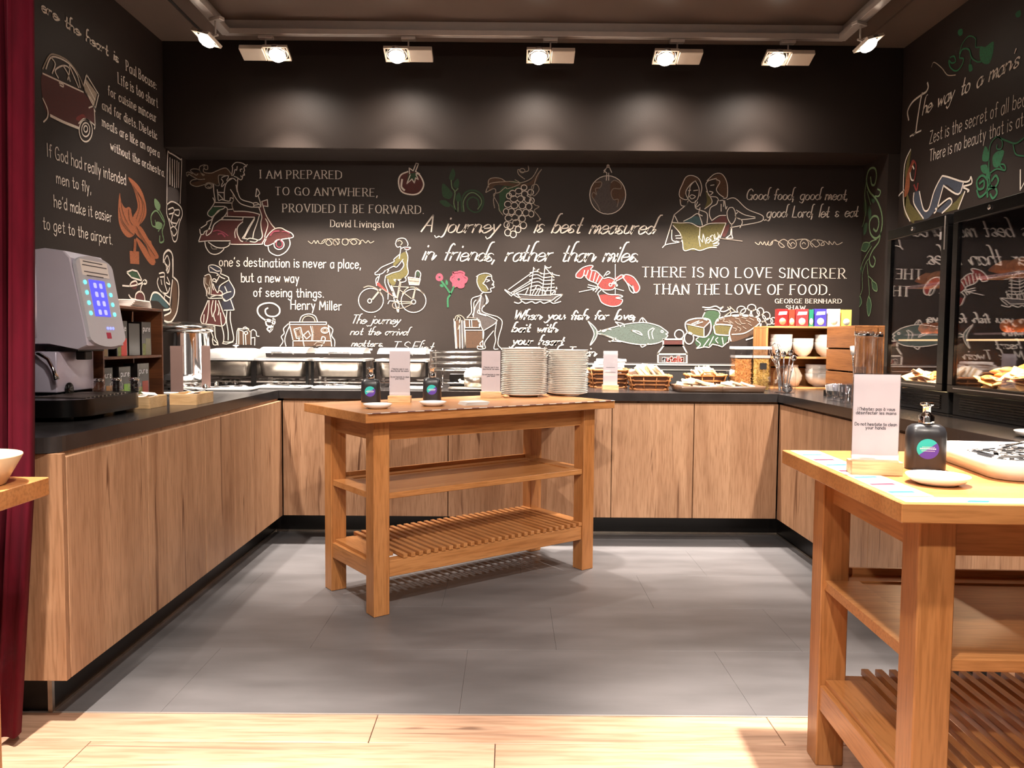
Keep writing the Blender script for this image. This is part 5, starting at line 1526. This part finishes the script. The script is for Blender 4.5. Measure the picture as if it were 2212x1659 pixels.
# ---------------------------------------------------------------- chafing dishes
M_lid = pm('satin_steel', (236, 234, 232), .42, .75, var=.03, scale=20)
def chafing(px, label, dome='closed'):
    Y0 = 5.14; t = thing('chafing_dish', label, 'chafing dish', (X(px, Y0), Y0+.19, ZW), 0, 'chafing dishes on the back counter')
    W, D = .340, .36
    for sx in (-1, 1):
        for sy in (-1, 1): part('leg', M_black if sy < 0 else M_steel, t, lambda b: b.box(sx*(W/2+.002)-.009, sx*(W/2+.002)+.009, sy*D/2-.006, sy*D/2+.006, 0, .172, c=.001))
    part('frame', M_steel, t, lambda b: (b.box(-W/2+.008, W/2-.008, -D/2-.004, -D/2+.002, .028, .036), b.box(-W/2+.008, W/2-.008, D/2-.002, D/2+.004, .028, .036), b.box(-W/2-.002, -W/2+.004, -D/2+.007, D/2-.007, .028, .036), b.box(W/2-.004, W/2+.002, -D/2+.007, D/2-.007, .028, .036)))
    def pan(b):
        R = [(rrect(W-.10, D-.08, .03, 4), .062), (rrect(W-.055, D-.035, .04, 4), .070), (rrect(W-.025, D-.012, .045, 4), .164)]
        vs = []; N = len(R[0][0])
        for p, z in R: vs += [(x, y, z) for x, y in p]
        b.add(vs, [(i*N+j, i*N+(j+1) % N, (i+1)*N+(j+1) % N, (i+1)*N+j) for i in range(2) for j in range(N)], 0, True); b.add(vs[:N], [tuple(range(N))[::-1]]); b.add(vs[-N:], [tuple(range(N))])
    part('water_pan', M_steeld, t, pan)
    part('rim', M_lid, t, lambda b: b.prism(rrect(W+.012, D+.012, .03, 4), .1725, .186))
    if dome == 'closed':
        def lid(b):
            R = [(rrect(W-.01, D-.01, .05, 5), .187), (rrect(W-.015, D-.02, .055, 5), .222), (rrect(W-.05, D-.06, .06, 5), .242), (rrect(W-.12, D-.14, .06, 5), .250)]
            vs = []; N = len(R[0][0])
            for p, z in R: vs += [(x, y, z) for x, y in p]
            b.add(vs, [(i*N+j, i*N+(j+1) % N, (i+1)*N+(j+1) % N, (i+1)*N+j) for i in range(3) for j in range(N)], 0, True); b.add(vs[-N:], [tuple(range(N))])
        part('lid', M_lid, t, lid)
        part('lid_knob', M_chrome, t, lambda b: b.lathe([(.008, .25), (.008, .262), (.021, .268), (.021, .278), (.012, .286), (.001, .287)], 18))
    else:
        part('roll_lid', M_lid, t, lambda b: b.add([(x, .17*sin(a)*.95-.02, .187+.075*cos(a)) for x in (-W/2+.01, W/2-.01) for a in [radians(-62+14*k) for k in range(10)]], [(k, k+1, 11+k, 10+k) for k in range(9)], 0, True))
        part('lid_handle', M_chrome, t, lambda b: b.tube([(-.07, -.14, .215), (-.07, -.165, .226), (.07, -.165, .226), (.07, -.14, .215)], .005, 8))
        part('lid_edge', M_chrome, t, lambda b: b.box(-W/2, W/2, .13, .16, .240, .256, c=.003))
    for k in (-.03, .035): part('burner', M_chrome, t, lambda b: b.lathe([(.024, .0), (.026, .003), (.026, .04), (.018, .042), (.001, .042)], 18, cx=k-.02, cy=-.06))
    return t
chafing(489, 'steel chafing dish with a round lid knob, in the left corner')
chafing(607, 'steel roll-top chafing dish, second from the left on the back counter', 'roll')
chafing(731, 'steel roll-top chafing dish, third from the left, beside the left pump bottle', 'roll')
chafing(866, 'steel roll-top chafing dish behind the middle sign holder and second bottle', 'roll')
t = thing('chafing_stand', 'empty steel chafing stand with horizontal rails left of the plate stacks', 'stand', (X(990, 5.2), 5.34, ZW), 0)
for sx in (-1, 1):
    for sy in (-1, 1): part('post', M_steel, t, lambda b: b.box(sx*.18-.006, sx*.18+.006, sy*.17-.006, sy*.17+.006, 0, .245, c=.001))
for zz in (.24, .205, .165, .12, .035): part('rail', M_steel, t, lambda b: b.tube([(-.174, -.17, zz-.004), (.174, -.17, zz-.004)], .006, 8)); part('rail', M_steel, t, lambda b: b.tube([(-.174, .17, zz-.004), (.174, .17, zz-.004)], .006, 8))
part('burner_box', M_black, t, lambda b: b.box(-.06, .04, -.10, .06, .0, .09, c=.003))
part('crossbar', M_chrome, t, lambda b: b.tube([(-.10, -.178, .02), (-.10, -.178, .13)], .005, 8))
t = thing('white_pot', 'small steel pot with domed white lid beside the second sign holder', 'pot', (X(1026, 4.98), 4.99, ZW+.0165))
part('pot_body', M_steeld, t, lambda b: b.lathe([(.050, 0), (.066, .006), (.07, .062), (.068, .064)], 32))
part('domed_lid', M_white, t, lambda b: b.lathe([(.0715, .0645), (.071, .085), (.055, .115), (.03, .126), (.001, .129)], 32))
part('spout', M_white, t, lambda b: b.tube([(-.068, -.01, .03), (-.09, -.015, .035), (-.10, -.017, .05)], [.012, .010, .008], 8))
M_tray = pm('white_tray', (236, 234, 232), .25, var=.02, coat=.3)
def tray(x, y, w, d, rz, label, mat=M_tray, z=ZW, h=.014):
    b = MB(); R = [(rrect(w*.9, d*.86, .02, 3), 0), (rrect(w*.93, d*.9, .025, 3), .002), (rrect(w, d, .03, 3), h), (rrect(w*.985, d*.975, .03, 3), h+.001), (rrect(w*.9, d*.86, .02, 3), .0055)]
    vs = []; N = len(R[0][0])
    for p, zz in R: vs += [(a, c, zz) for a, c in p]
    b.add(vs, [(i*N+j, i*N+(j+1) % N, (i+1)*N+(j+1) % N, (i+1)*N+j) for i in range(4) for j in range(N)], 0, True); b.add(vs[:N], [tuple(range(N))[::-1]]); b.add(vs[-N:], [tuple(range(N))])
    o = b.build('serving_tray', mat, None, label, 'tray'); o.location = (x, y, z); o.rotation_euler.z = rz; return o
def tongs(x, y, rz, label, z=ZW+.0075, L=.24):
    t = thing('serving_tongs', label, 'tongs', (x, y, z), rz, 'serving tongs on the trays')
    for s in (-1, 1):
        part('arm', M_chrome, t, lambda b: b.tube([(L/2, 0, .004), (L*.3, s*.010, .008), (-L*.2, s*.026, .014), (-L*.36, s*.024, .012)], [.005, .006, .006, .004], 8))
        part('spoon_end', M_chrome, t, lambda b: b.at(-L*.43, s*.024, .014).ball((0, 0, 0), .017, 0, 10, .5, 1.7))
    part('spring_end', M_chrome, t, lambda b: b.at(L/2+.004, 0, .007).ball((0, 0, 0), .0065, 0, 10)); return t
tray(-1.72, 4.76, .34, .22, radians(3), 'long white tray with tongs across the left counter corner'); tray(X(615, 5.0), 4.99, .34, .20, 0, 'white tray with tongs in front of the second chafing dish'); tray(X(735, 5.0), 4.985, .33, .20, 0, 'white tray with tongs in front of the third chafing dish')
tray(X(905, 5.0), 4.985, .30, .19, 0, 'white tray half hidden behind the second pump bottle'); tray(X(1010, 4.98), 4.975, .24, .20, 0, 'grey steel tray under the white-lidded pot', M_steeld)
tongs(-1.74, 4.76, radians(-150), 'steel tongs on the tray in the left counter corner'); tongs(X(615, 5.0), 4.98, radians(-8), 'steel tongs on the tray before the second chafing dish'); tongs(X(745, 5.0), 4.98, radians(8), 'steel tongs on the tray before the third chafing dish')
b = MB(); b.at(0, 0, 0); [b.lathe([(.018, 0), (.012, .01), (.016, .03), (.001, .046)], 10, cx=k*.042) for k in (0,)]
o = b.build('salt_shaker', M_chrome, None, 'small shiny steel shaker left of the first white tray, taller neighbour', 'shaker'); o.location = (X(447, 4.68), 4.66, ZW)
o = dup(o, None, (X(466, 4.92), 4.93, ZW), None, 'small shiny steel shaker behind the long white tray')
# ---------------------------------------------------------------- baskets
M_wick = pm('wicker', (156, 98, 52), .6, var=.35, scale=60, bump=.4); M_wickd = pm('wicker_dark', (84, 46, 24), .7, var=.2, scale=40); M_wickl = pm('wicker_light', (214, 140, 76), .55, var=.25, scale=50, bump=.3)
def basket(x, y, w, d, h, rz, label, mat, flare=1.16, rows=5):
    t = thing('bread_basket', label, 'basket', (x, y, ZW), rz, 'wicker baskets')
    def wall(b):
        R = [(rrect(w*.93, d*.93, .025, 4), .004), (rrect(w*flare*.93, d*flare*.93, .03, 4), h)]; N = len(R[0][0])
        vs = [(a, c, zz) for p, zz in R for a, c in p]; b.add(vs, [(j, (j+1) % N, N+(j+1) % N, N+j) for j in range(N)]); b.add(vs[:N], [tuple(range(N))[::-1]])
        vs = [(a*.97, c*.97, zz+.002) for a, c, zz in vs]; b.add(vs, [(j, (j+1) % N, N+(j+1) % N, N+j) for j in range(N)]); b.add(vs[:N], [tuple(range(N))])
    part('basket_lining', M_wickd, t, wall)
    for k in range(rows):
        u = k/(rows-1); f = 1+(flare-1)*u; P = rrect(w*f, d*f, .03, 8)
        part('woven_band', mat, t, lambda b: b.tube([(a*(1+.012*(-1)**(i//2)), c*(1+.012*(-1)**(i//2)), .006+u*(h-.008)+.0025*(-1)**(i//2+k)) for i, (a, c) in enumerate(P)], .0062 if 0 < k < rows-1 else .009, 6, closed=True))
    def stakes(b):
        n = max(3, int(w/.06))
        for s in (-1, 1):
            for i in range(n+1):
                q = -w/2+w*i/n; b.tube([(q*.93, s*d*.49, .004), (q*.93*flare, s*d*.49*flare, h)], .004, 6)
            for i in range(1, 4):
                q = -d/2+d*i/4; b.tube([(s*w*.49, q, .004), (s*w*.49*flare, q*flare, h)], .004, 6)
    part('stakes', mat, t, stakes, kind='stuff')
    return t
M_bread = pm('bread_white', (244, 236, 222), .7, var=.06, scale=30, bump=.3); M_crust = pm('bread_crust', (236, 208, 168), .6, var=.2, scale=25, bump=.3)
def slice_mesh(w=.09, h=.075, t=.012):
    b = MB(); P = [(w/2, -h/2), (w/2, h*.15), (w*.56, h*.3), (w*.35, h*.5), (-w*.35, h*.5), (-w*.56, h*.3), (-w/2, h*.15), (-w/2, -h/2)]
    b.prism([(a, c) for a, c in P], 0, t); n = len(b.f); b.mi = [1]*(n-2)+[0, 0]; return b
SL = slice_mesh().build('bread_slice', [M_bread, M_crust], None, 'white bread slice leaning in the long basket left of the platters', 'bread', 'bread slices in the long basket')
first = [True]
def slices(n, cx, cy, rx, ry, z0, dz, tilt, label, group):
    for i in range(n):
        if first[0]: o = SL; first[0] = False
        else: o = SL.copy(); C.objects.link(o)
        o['label'] = label; o['group'] = group
        u = (i+.5)/n*2-1; o.location = (cx+rx*u, cy+random.uniform(-ry, ry), z0+dz*(1-u*u)+random.uniform(0, .004)); o.rotation_euler = (random.uniform(-.3, .1), tilt+random.uniform(-.15, .15), random.uniform(-.5, .5))
BA = (X(1314, 5.36), 5.36)
basket(BA[0], BA[1], .235, .20, .125, 0, 'brown wicker basket full of napkins behind the back sign holder', M_wick)
for k in range(5): napkin(BA[0]+.01*(k-2), BA[1]+.01*(k % 2), ZW+.10+.020*k, .24-.02*k, .17, .017, .12*(k-2), ['lowest', 'second', 'third', 'fourth', 'topmost'][k]+' white cloth napkin heaped in the basket behind the back sign', 'napkins in the back basket')
BB = (X(1402, 5.14), 5.12)
basket(BB[0], BB[1], .235, .17, .095, radians(-6), 'long brown wicker basket of white bread left of the platters', M_wick, 1.18, 4)
slices(16, BB[0], BB[1], .10, .03, ZW+.075, .05, .9, 'white bread slice heaped in the long basket left of the platters', 'bread slices in the long basket')
BC = (X(1523, 5.44), 5.42)
basket(BC[0], BC[1], .225, .14, .09, 0, 'small orange-tan wicker basket behind the two dark platters', M_wickl, 1.18, 3)
slices(7, BC[0], BC[1], .08, .02, ZW+.07, .035, .9, 'white bread slice in the small basket behind the platters', 'bread slices in the small basket')
part_h = bpy.data.objects['bread_basket.002']
part('handle', M_wickl, part_h, lambda b: b.tube([(-.05, -.085, .085), (-.03, -.092, .112), (.03, -.092, .112), (.05, -.085, .085)], .007, 8))
M_plat = pm('platter_bronze', (96, 72, 56), .3, var=.1, coat=.3)
for i, (px, lb) in enumerate(((1507, 'left of the two dark square platters of bread on the back counter'), (1594, 'right of the two dark square platters of bread on the back counter'))):
    x, y = X(px, 5.0)+.0, 4.99; o = tray(x, y, .30, .27, 0, lb, M_plat, ZW, .040); o.name = 'square_platter'
    slices(11 if i == 0 else 8, x-.01, y+.01, .09, .06, ZW+.025, .028 if i == 0 else .015, .25, 'white bread slice on the %s dark platter' % ('left' if i == 0 else 'right'), 'bread slices on the %s platter' % ('left' if i == 0 else 'right'))
sign_holder(X(1318, 5.10), 5.07, ZW, 0, 'slim white sign holder on the back worktop in front of the napkin basket', [("", .5, .006, .6), ("", .36, .006, .7)], w=.096, h=.224)
# ---------------------------------------------------------------- cereal dispensers
M_cer = pm('cereal_brown', (226, 166, 96), .7, var=.3, scale=60); M_cer2 = pm('corn_flake', (246, 200, 112), .65, var=.25, scale=60)
rc = random.Random(3)
def cereal(px, Y, mat, label, box):
    t = thing('cereal_container', label, 'container', (X(px, Y), Y, ZW))
    w = .122
    part('clear_bin', M_acryl, t, lambda b: (b.box(-w/2, w/2, -w/2, -w/2+.002, 0, .27), b.box(-w/2, w/2, w/2-.002, w/2, 0, .27), b.box(-w/2, -w/2+.002, -w/2+.002, w/2-.002, 0, .27), b.box(w/2-.002, w/2, -w/2+.002, w/2-.002, 0, .27)))
    part('lid', M_white, t, lambda b: (b.box(-w/2-.003, w/2+.003, -w/2-.003, w/2+.003, .2705, .290, c=.003), b.box(-w/2+.004, w/2-.004, -w/2+.004, w/2-.004, .215, .232)))
    part('bin_floor', M_acryl, t, lambda b: b.box(-w/2+.002, w/2-.002, -w/2+.002, w/2-.002, 0, .003))
    def fill(b):
        b.box(-w/2+.012, w/2-.012, -w/2+.012, w/2-.012, .003, .205)
        for i in range(900):
            f = rc.random(); s = rc.choice((-1, 1)); q = w/2-.009
            if f < .5: p = (rc.uniform(-q, q), -q, rc.uniform(.008, .205))
            elif f < .8: p = (s*q, rc.uniform(-q, q), rc.uniform(.008, .205))
            else: p = (rc.uniform(-q, q), rc.uniform(-q, q), .206)
            T = b.T; b.T = Matrix.Translation(p) @ Matrix.Rotation(rc.uniform(0, 6), 4, (rc.random(), rc.random(), rc.random()+.1)); r = .0062
            b.add([(r, 0, 0), (0, r*.8, .0016), (-r, 0, 0), (0, -r*.8, .0016), (0, 0, -.002)], [(0, 1, 2, 3), (0, 4, 1), (1, 4, 2), (2, 4, 3), (3, 4, 0)]); b.T = T
    part('cereal_fill', mat, t, fill, kind='stuff')
    if box: part('tag', M_blackm, t, lambda b: b.box(-.012, .032, -w/2-.003, -w/2-.0005, .14, .182))
cereal(1602, 5.20, M_cer, 'clear cereal container of brown flakes, left of the pair', False)
cereal(1640, 5.20, M_cer2, 'clear cereal container of golden flakes with a black tag, right of the pair', True)
# utensil jar
JX, JY = X(1697, 4.90), 4.90
t = thing('utensil_jar', 'glass jar crowded with metal spoons at the right worktop corner', 'jar', (JX, JY, ZW))
part('glass', M_acryl, t, lambda b: b.lathe([(.058, 0), (.066, .006), (.068, .13), (.056, .155), (.060, .172), (.064, .172), (.066, .178)], 28))
for i in range(9):
    s = thing('spoon', 'steel spoon standing in the glass jar', 'spoon', (JX+.02*cos(i*.7), JY+.02*sin(i*.7), ZW+.012), 0, 'spoons in the glass jar')
    if i < 2: s['label'] = ['large steel ladle bowl-down in the glass jar', 'large steel serving spoon resting bowl-down in the glass jar'][i]; del s['group']
    a = i*.7; s.rotation_euler = (-.16*sin(a), .16*cos(a), 0); L = .20+.012*(i % 4)
    part('spoon_handle', M_chrome, s, lambda b: b.tube([(0, 0, .03 if i > 1 else .06), (0, 0, L)], [.0035, .0045], 8))
    part('spoon_bowl', M_chrome, s, lambda b: b.at(0, 0, .02 if i < 2 else L+.012, rx=pi/2).ball((0, 0, 0), .019 if i > 1 else .03, 0, 12, .35))
t = thing('whisk', 'large balloon whisk leaning over the golden cereal container', 'whisk', (X(1690, 4.98), 5.0, ZW+.002)); t.rotation_euler = (0, radians(-8), 0)
part('whisk_handle', M_chrome, t, lambda b: b.tube([(0, 0, .004), (0, 0, .17)], .008, 10))
for k in range(5):
    a = pi*k/5; part('wire_loop', M_chrome, t, lambda b: b.tube([(r*cos(a), r*sin(a), z) for r, z in ((.004, .165), (.026, .21), (.038, .26), (.028, .30), (0, .315), (-.028, .30), (-.038, .26), (-.026, .21), (-.004, .165))], .0018, 6))
# ---------------------------------------------------------------- right crates, bowls, boxes
CX0 = (X(1655, 5.29)+X(1820, 5.29))/2; CW = X(1820, 5.29)-X(1655, 5.29)
t = thing('wooden_crate', 'light wooden crate shelf holding white bowls, back right corner', 'crate', (CX0, 5.29, ZW), 0, 'crate shelves')
plank_box(t, CW, .28, .43, .215, M_crate2, M_crate2z)
t = thing('wooden_crate', 'second light wooden crate seen from its side behind the tall glass jug', 'crate', (2.375, 4.92, ZW), radians(90), 'crate shelves')
M_crate3 = wood('crate_wood_mid', (160, 104, 58), (112, 66, 34), 'x', 10, .5, ring=2)
plank_box(t, .40, .28, .425, .215, M_crate3, M_crate3)
def bowl_mesh(r, h):
    b = MB(); b.lathe([(r*.42, 0), (r*.45, .008), (r*.75, h*.25), (r*.95, h*.6), (r, h), (r*.96, h+.001), (r*.90, h*.6), (r*.68, h*.28), (.001, h*.15)], 32); return b
def bowls(px, Y, z, r, h, n, dz, label, group):
    o = bowl_mesh(r, h).build('bowl', M_white, None, label, 'bowl', group); o.location = (X(px, Y), Y, z)
    for k in range(1, n): c = o.copy(); C.objects.link(c); c.location = (X(px, Y)+.001*k, Y, z+dz*k)
ZS2 = ZW+.222
bowls(1687, 5.39, ZS2, .074, .10, 3, .026, 'white bowl in the left stack on the upper shelf of the light crate', 'upper shelf bowls, left stack')
bowls(1734, 5.39, ZS2, .070, .10, 2, .026, 'white bowl in the middle stack on the upper shelf of the light crate', 'upper shelf bowls, middle stack')
bowls(1784, 5.39, ZS2, .075, .10, 3, .026, 'white bowl in the right stack on the upper shelf of the light crate', 'upper shelf bowls, right stack')
bowls(1772, 5.42, ZW+.014, .098, .09, 3, .032, 'wide white bowl in the stack on the lower shelf of the light crate', 'lower shelf bowls')
b = MB(); b.lathe([(.035, 0), (.045, .004), (.066, .05), (.068, .08), (.045, .125), (.040, .14), (.043, .15), (.038, .148), (.001, .12)], 30)
o = b.build('round_jug', pm('beige_ceramic', (214, 190, 166), .3, var=.05, coat=.2), None, 'round beige jug on the lower crate shelf behind the spoon jar', 'jug'); o.location = (X(1712, 5.40), 5.40, ZW+.014)
def cbox(px, w, h, d, rgb, rgb2, txt, label, Y=5.34, name='cereal_box'):
    t = thing(name, label, 'box', (X(px, Y), Y, ZW+.4305), 0, 'cereal boxes on the light crate')
    part('carton', pm('carton_%d_%d_%d' % rgb, rgb, .4, var=.06), t, lambda b: b.box(-w/2, w/2, 0, d, 0, h, c=.001))
    part('picture', pm('print_%d_%d_%d' % rgb2, rgb2, .4, var=.3, scale=70), t, lambda b: (b.prism([(-w*.42, 0), (w*.42, 0), (w*.42, h*.001), (-w*.42, h*.001)], 0, 0) if 0 else b.at(0, -.0004, h*.28, rx=pi/2), b.lathe([(h*.20, -.0001), (h*.20, .0004)], 20, sx=min(1, w*.42/(h*.2)))))
    if txt: part('title_patch', M_wprint, t, lambda b: (b.at(0, -.0003, 0, rx=pi/2), b.prism([(-w*.40, h*.64), (w*.36, h*.68), (w*.40, h*.86), (-w*.30, h*.84)], 0, .0004)))
cbox(1689, .075, .118, .05, (140, 24, 26), (214, 150, 120), 'KRISP', 'dark red cereal box, leftmost on the light crate')
cbox(1709, .040, .115, .05, (196, 60, 40), (232, 200, 180), '', 'narrow orange-red cereal box, second on the light crate')
cbox(1731, .086, .118, .05, (170, 50, 54), (236, 226, 220), 'POPS', 'red and white cereal box, third on the light crate')
cbox(1751, .030, .115, .05, (34, 130, 100), (226, 226, 220), '', 'slim green cereal box, in the middle of the light crate row')
cbox(1771, .080, .120, .05, (66, 60, 160), (232, 232, 240), 'FROST', 'violet-blue cereal box on the light crate')
cbox(1800, .084, .120, .05, (240, 234, 220), (206, 200, 190), 'OATS', 'large cream cereal box on the light crate')
cbox(1827, .068, .116, .05, (238, 200, 96), (248, 240, 220), '', 'pale yellow cereal box, rightmost on the light crate')
# glassware
def jug(x, y, r, h, label, z=ZW):
    t = thing('glass_jug', label, 'jug', (x, y, z)); 
    part('glass_body', M_acryl, t, lambda b: b.lathe([(r*.85, 0), (r*.95, .006), (r, h*.3), (r*.92, h*.9), (r, h), (r*.97, h), (r*.88, h*.9), (r*.93, h*.3), (r*.85, .016), (.001, .012)], 28))
    part('chrome_collar', M_chrome, t, lambda b: b.lathe([(r*.94, h*.93), (r*1.03, h*.93), (r*1.03, h*.97), (r*.98, h*.97)], 28))
    return t
jug(X(1866, 4.45), 4.45, .052, .385, 'tall clear glass jug in front of the second crate'); jug(X(1896, 4.38), 4.38, .028, .38, 'slim clear glass cylinder between the tall jug and the fridge')
def tumbler(x, y, z, label, group):
    b = MB(); b.lathe([(.026, 0), (.028, .003), (.034, .095), (.032, .095), (.026, .009), (.001, .008)], 24)
    o = b.build('drinking_glass', M_acryl, None, label, 'glass', group); o.location = (x, y, z); return o
g0 = tumbler(X(1830, 4.1), 4.1, ZW, 'drinking glass in the cluster behind the right sign holder', 'drinking glasses')
for i in range(9):
    c = g0.copy(); C.objects.link(c); r_, q = divmod(i+1, 4); c.location = (X(1830, 4.1)+.074*q, 4.1+.085*r_, ZW)
c = g0.copy(); C.objects.link(c); c.location = (X(1830, 4.1)+.11, 4.19, ZW+.0955); c['label'] = 'drinking glass standing on the rims of the glass cluster'; c['group'] = ''
del c['group']
t = thing('sugar_caddy', 'black caddy heaped with white sugar packets beside the drinking glasses', 'caddy', (X(1806, 4.62), 4.62, ZW))
part('caddy_box', M_black, t, lambda b: (b.box(-.05, .05, -.04, .04, 0, .004), b.box(-.05, .05, -.04, -.037, .004, .035), b.box(-.05, .05, .037, .04, .004, .035), b.box(-.05, -.047, -.037, .037, .004, .035), b.box(.047, .05, -.037, .037, .004, .035)))
for i in range(12):
    c = s0.copy(); C.objects.link(c); c.location = (X(1806, 4.62)-.033+.006*i, 4.62+.008*(i % 2), ZW+.038+.002*(i % 3)); c.rotation_euler = (pi/2, radians(80), .15*(i % 3)); c['label'] = 'white sugar packet in the black caddy'; c['group'] = 'sugar packets'
t = thing('ice_scoop', 'white-handled steel scoop hung on the side of the second crate', 'scoop', (X(1838, 4.70)+.01, 4.706, ZW+.30))
part('handle', M_white, t, lambda b: b.tube([(0, 0, 0), (.01, 0, -.05)], [.012, .015], 10)); part('blade', M_chrome, t, lambda b: b.tube([(.01, 0, -.05), (.012, 0, -.13)], [.010, .004], 10))
# ---------------------------------------------------------------- display fridges
def fridge(y0, y1, label):
    w = y1-y0; t = thing('display_fridge', label, 'fridge', (1.95, y1, ZW), radians(-90), 'display fridges'); D, H = .55, .90
    # local: x from 0 (far end) to w (near end), front at y=0, depth +y
    part('side_wall', M_black, t, lambda b: b.box(0, .02, .03, D, .10, H-.05, c=.001)); part('side_wall', M_black, t, lambda b: b.box(w-.02, w, .03, D, .10, H-.05, c=.001))
    part('back_wall', pm('fridge_lining', (120, 112, 112), .4, var=.04), t, lambda b: b.box(.021, w-.021, D-.02, D, .10, H-.05))
    part('top_panel', M_black, t, lambda b: b.box(0, w, .03, D, H-.049, H, c=.003))
    base = part('base', M_blackm, t, lambda b: b.box(0, w, .03, D, 0, .099, c=.003))
    part('vent_grille', M_black, base, lambda b: [b.box(.06, w-.06, .024, .0295, .02+.011*k, .026+.011*k) for k in range(6)], kind='stuff')
    d = part('door_frame', M_black, t, lambda b: (b.box(.002, w-.002, 0, .026, .102, .135, c=.002), b.box(.002, w-.002, 0, .026, H-.055, H-.004, c=.002), b.box(.002, .042, 0, .026, .135, H-.055, c=.002), b.box(w-.055, w-.002, 0, .026, .135, H-.055, c=.002)))
    part('door_glass', M_fglass, d, lambda b: b.box(.042, w-.055, .010, .014, .135, H-.055))
    part('trim_strip', M_trk, d, lambda b: b.box(w-.030, w-.024, -.002, -.0002, H-.16, H-.01)); part('sill_strip', M_trk, d, lambda b: b.box(.05, w-.06, -.002, -.0002, .120, .124))
    part('lock', M_chrome, d, lambda b: (b.at(w*.45, -.001, H-.028, rx=pi/2), b.lathe([(.010, -.001), (.010, .005), (.004, .006)], 14)))
    part('floor_tray', M_crate, t, lambda b: b.box(.022, w-.022, .04, D-.03, .1005, .107))
    for z in (.36, .60):
        s = part('wire_shelf', M_steel, t, lambda b: (b.box(.022, w-.022, .045, .051, z-.004, z+.004), b.box(.022, w-.022, D-.04, D-.034, z-.004, z+.004), [b.tube([(.03+(w-.06)*k/14, .051, z), (.03+(w-.06)*k/14, D-.04, z)], .0018, 6) for k in range(15)]))
    part('lamp_strip', emis('fridge_lamp', (255, 214, 150), 1.5), t, lambda b: b.box(.05, w-.05, .05, .062, .330, .338))
    l = bpy.data.lights.new('fridge_light', 'AREA'); l.shape = 'RECTANGLE'; l.size = w-.14; l.size_y = .02; l.energy = 9; l.color = (1, .72, .38)
    o = bpy.data.objects.new('fridge_light', l); C.objects.link(o); o.parent = t; o.location = (w/2, .07, .325); o.rotation_euler = (radians(12), 0, 0)
    part('price_label', M_wprint, d, lambda b: b.box(w-.085, w-.06, .0085, .0098, H-.11, H-.075))
    return t
fridge(3.49, 4.05, 'black glass-doored countertop fridge, farther of the two, on the right worktop'); fridge(2.87, 3.455, 'black glass-doored countertop fridge, nearer of the two, at the right edge')
M_bag = pm('baguette_crust', (198, 136, 74), .6, var=.3, scale=30, bump=.4); M_pas = pm('pastry', (206, 128, 58), .5, var=.35, scale=40, bump=.4); M_chs = pm('cheese_slice', (226, 190, 124), .5, var=.08)
def loaf(x, y, z, L, r, rz, mat, label, group, name='baguette', cat='bread'):
    b = MB(); n = 9; b.tube([(L*(k/(n-1)-.5), .004*sin(k), .002*cos(2*k)) for k in range(n)], [r*max(.15, (1-abs(2*k/(n-1)-1)**4))*(1+.06*(-1)**k) for k in range(n)], 12)
    o = b.build(name, mat, None, label, cat, group); o.location = (x, y, z); o.rotation_euler.z = rz; return o
for f, (ya, yb) in enumerate(((3.56, 3.98), (2.95, 3.38))):
    nm = ('farther', 'nearer')[f]; o = None
    for i in range(5):
        p = (2.06+.055*i, (ya+yb)/2+.01*(i % 2), ZW+.604+.032)
        o = loaf(*p, .38, .030, pi/2, M_bag, 'baguette on the top shelf of the %s fridge' % nm, 'baguettes, %s fridge' % nm) if o is None else dup(o, None, p)
    o = None
    for i in range(10):
        p = (2.04+.05*(i % 5), ya+.06+.10*(i//5)+.08, ZW+.364+.028)
        o = loaf(*p, .11, .026, .4, M_pas, 'round roll on the middle shelf of the %s fridge' % nm, 'rolls, %s fridge' % nm, 'bread_roll') if o is None else dup(o, None, p, rz=random.uniform(0, 3))
    o = None; rr = random.Random(f+2)
    for i in range(85):
        u, v = rr.uniform(0, 1), rr.uniform(0, 1); hh = .17*(1-abs(u*2-1.0)**2)*(.4+.6*v)*(1 if f else .5)
        p = (2.03+.30*v, ya+.03+(yb-ya-.06)*u, ZW+.125+hh*rr.uniform(.7, 1))
        o = loaf(*p, .13, .017, 0, M_pas, 'golden pastry stick in the heap at the bottom of the %s fridge' % nm, 'pastries, %s fridge' % nm, 'pastry_stick', 'pastry') if o is None else dup(o, None, p)
        o.rotation_euler = (rr.uniform(-.3, .3), rr.uniform(-.3, .3), rr.uniform(0, 3))
    q = MB(); q.box(-.045, .045, -.04, .04, 0, .006, c=.002); o = q.build('cheese_slice', M_chs if f else M_crust, None, ('pale cheese slice' if f else 'brown toast slice')+' in the heap inside the %s fridge' % nm, 'cheese' if f else 'bread', 'slices, %s fridge' % nm)
    for i in range(30):
        c = o if i == 0 else o.copy()
        if i: C.objects.link(c)
        u = rr.random(); c.location = (2.02+.06*rr.random(), ya+.05+(yb-ya-.1)*u, ZW+.112+.05*rr.random()+(.05*(1-u) if f else 0)); c.rotation_euler = (rr.uniform(-.5, .5), rr.uniform(-.6, .2), rr.uniform(0, 3))
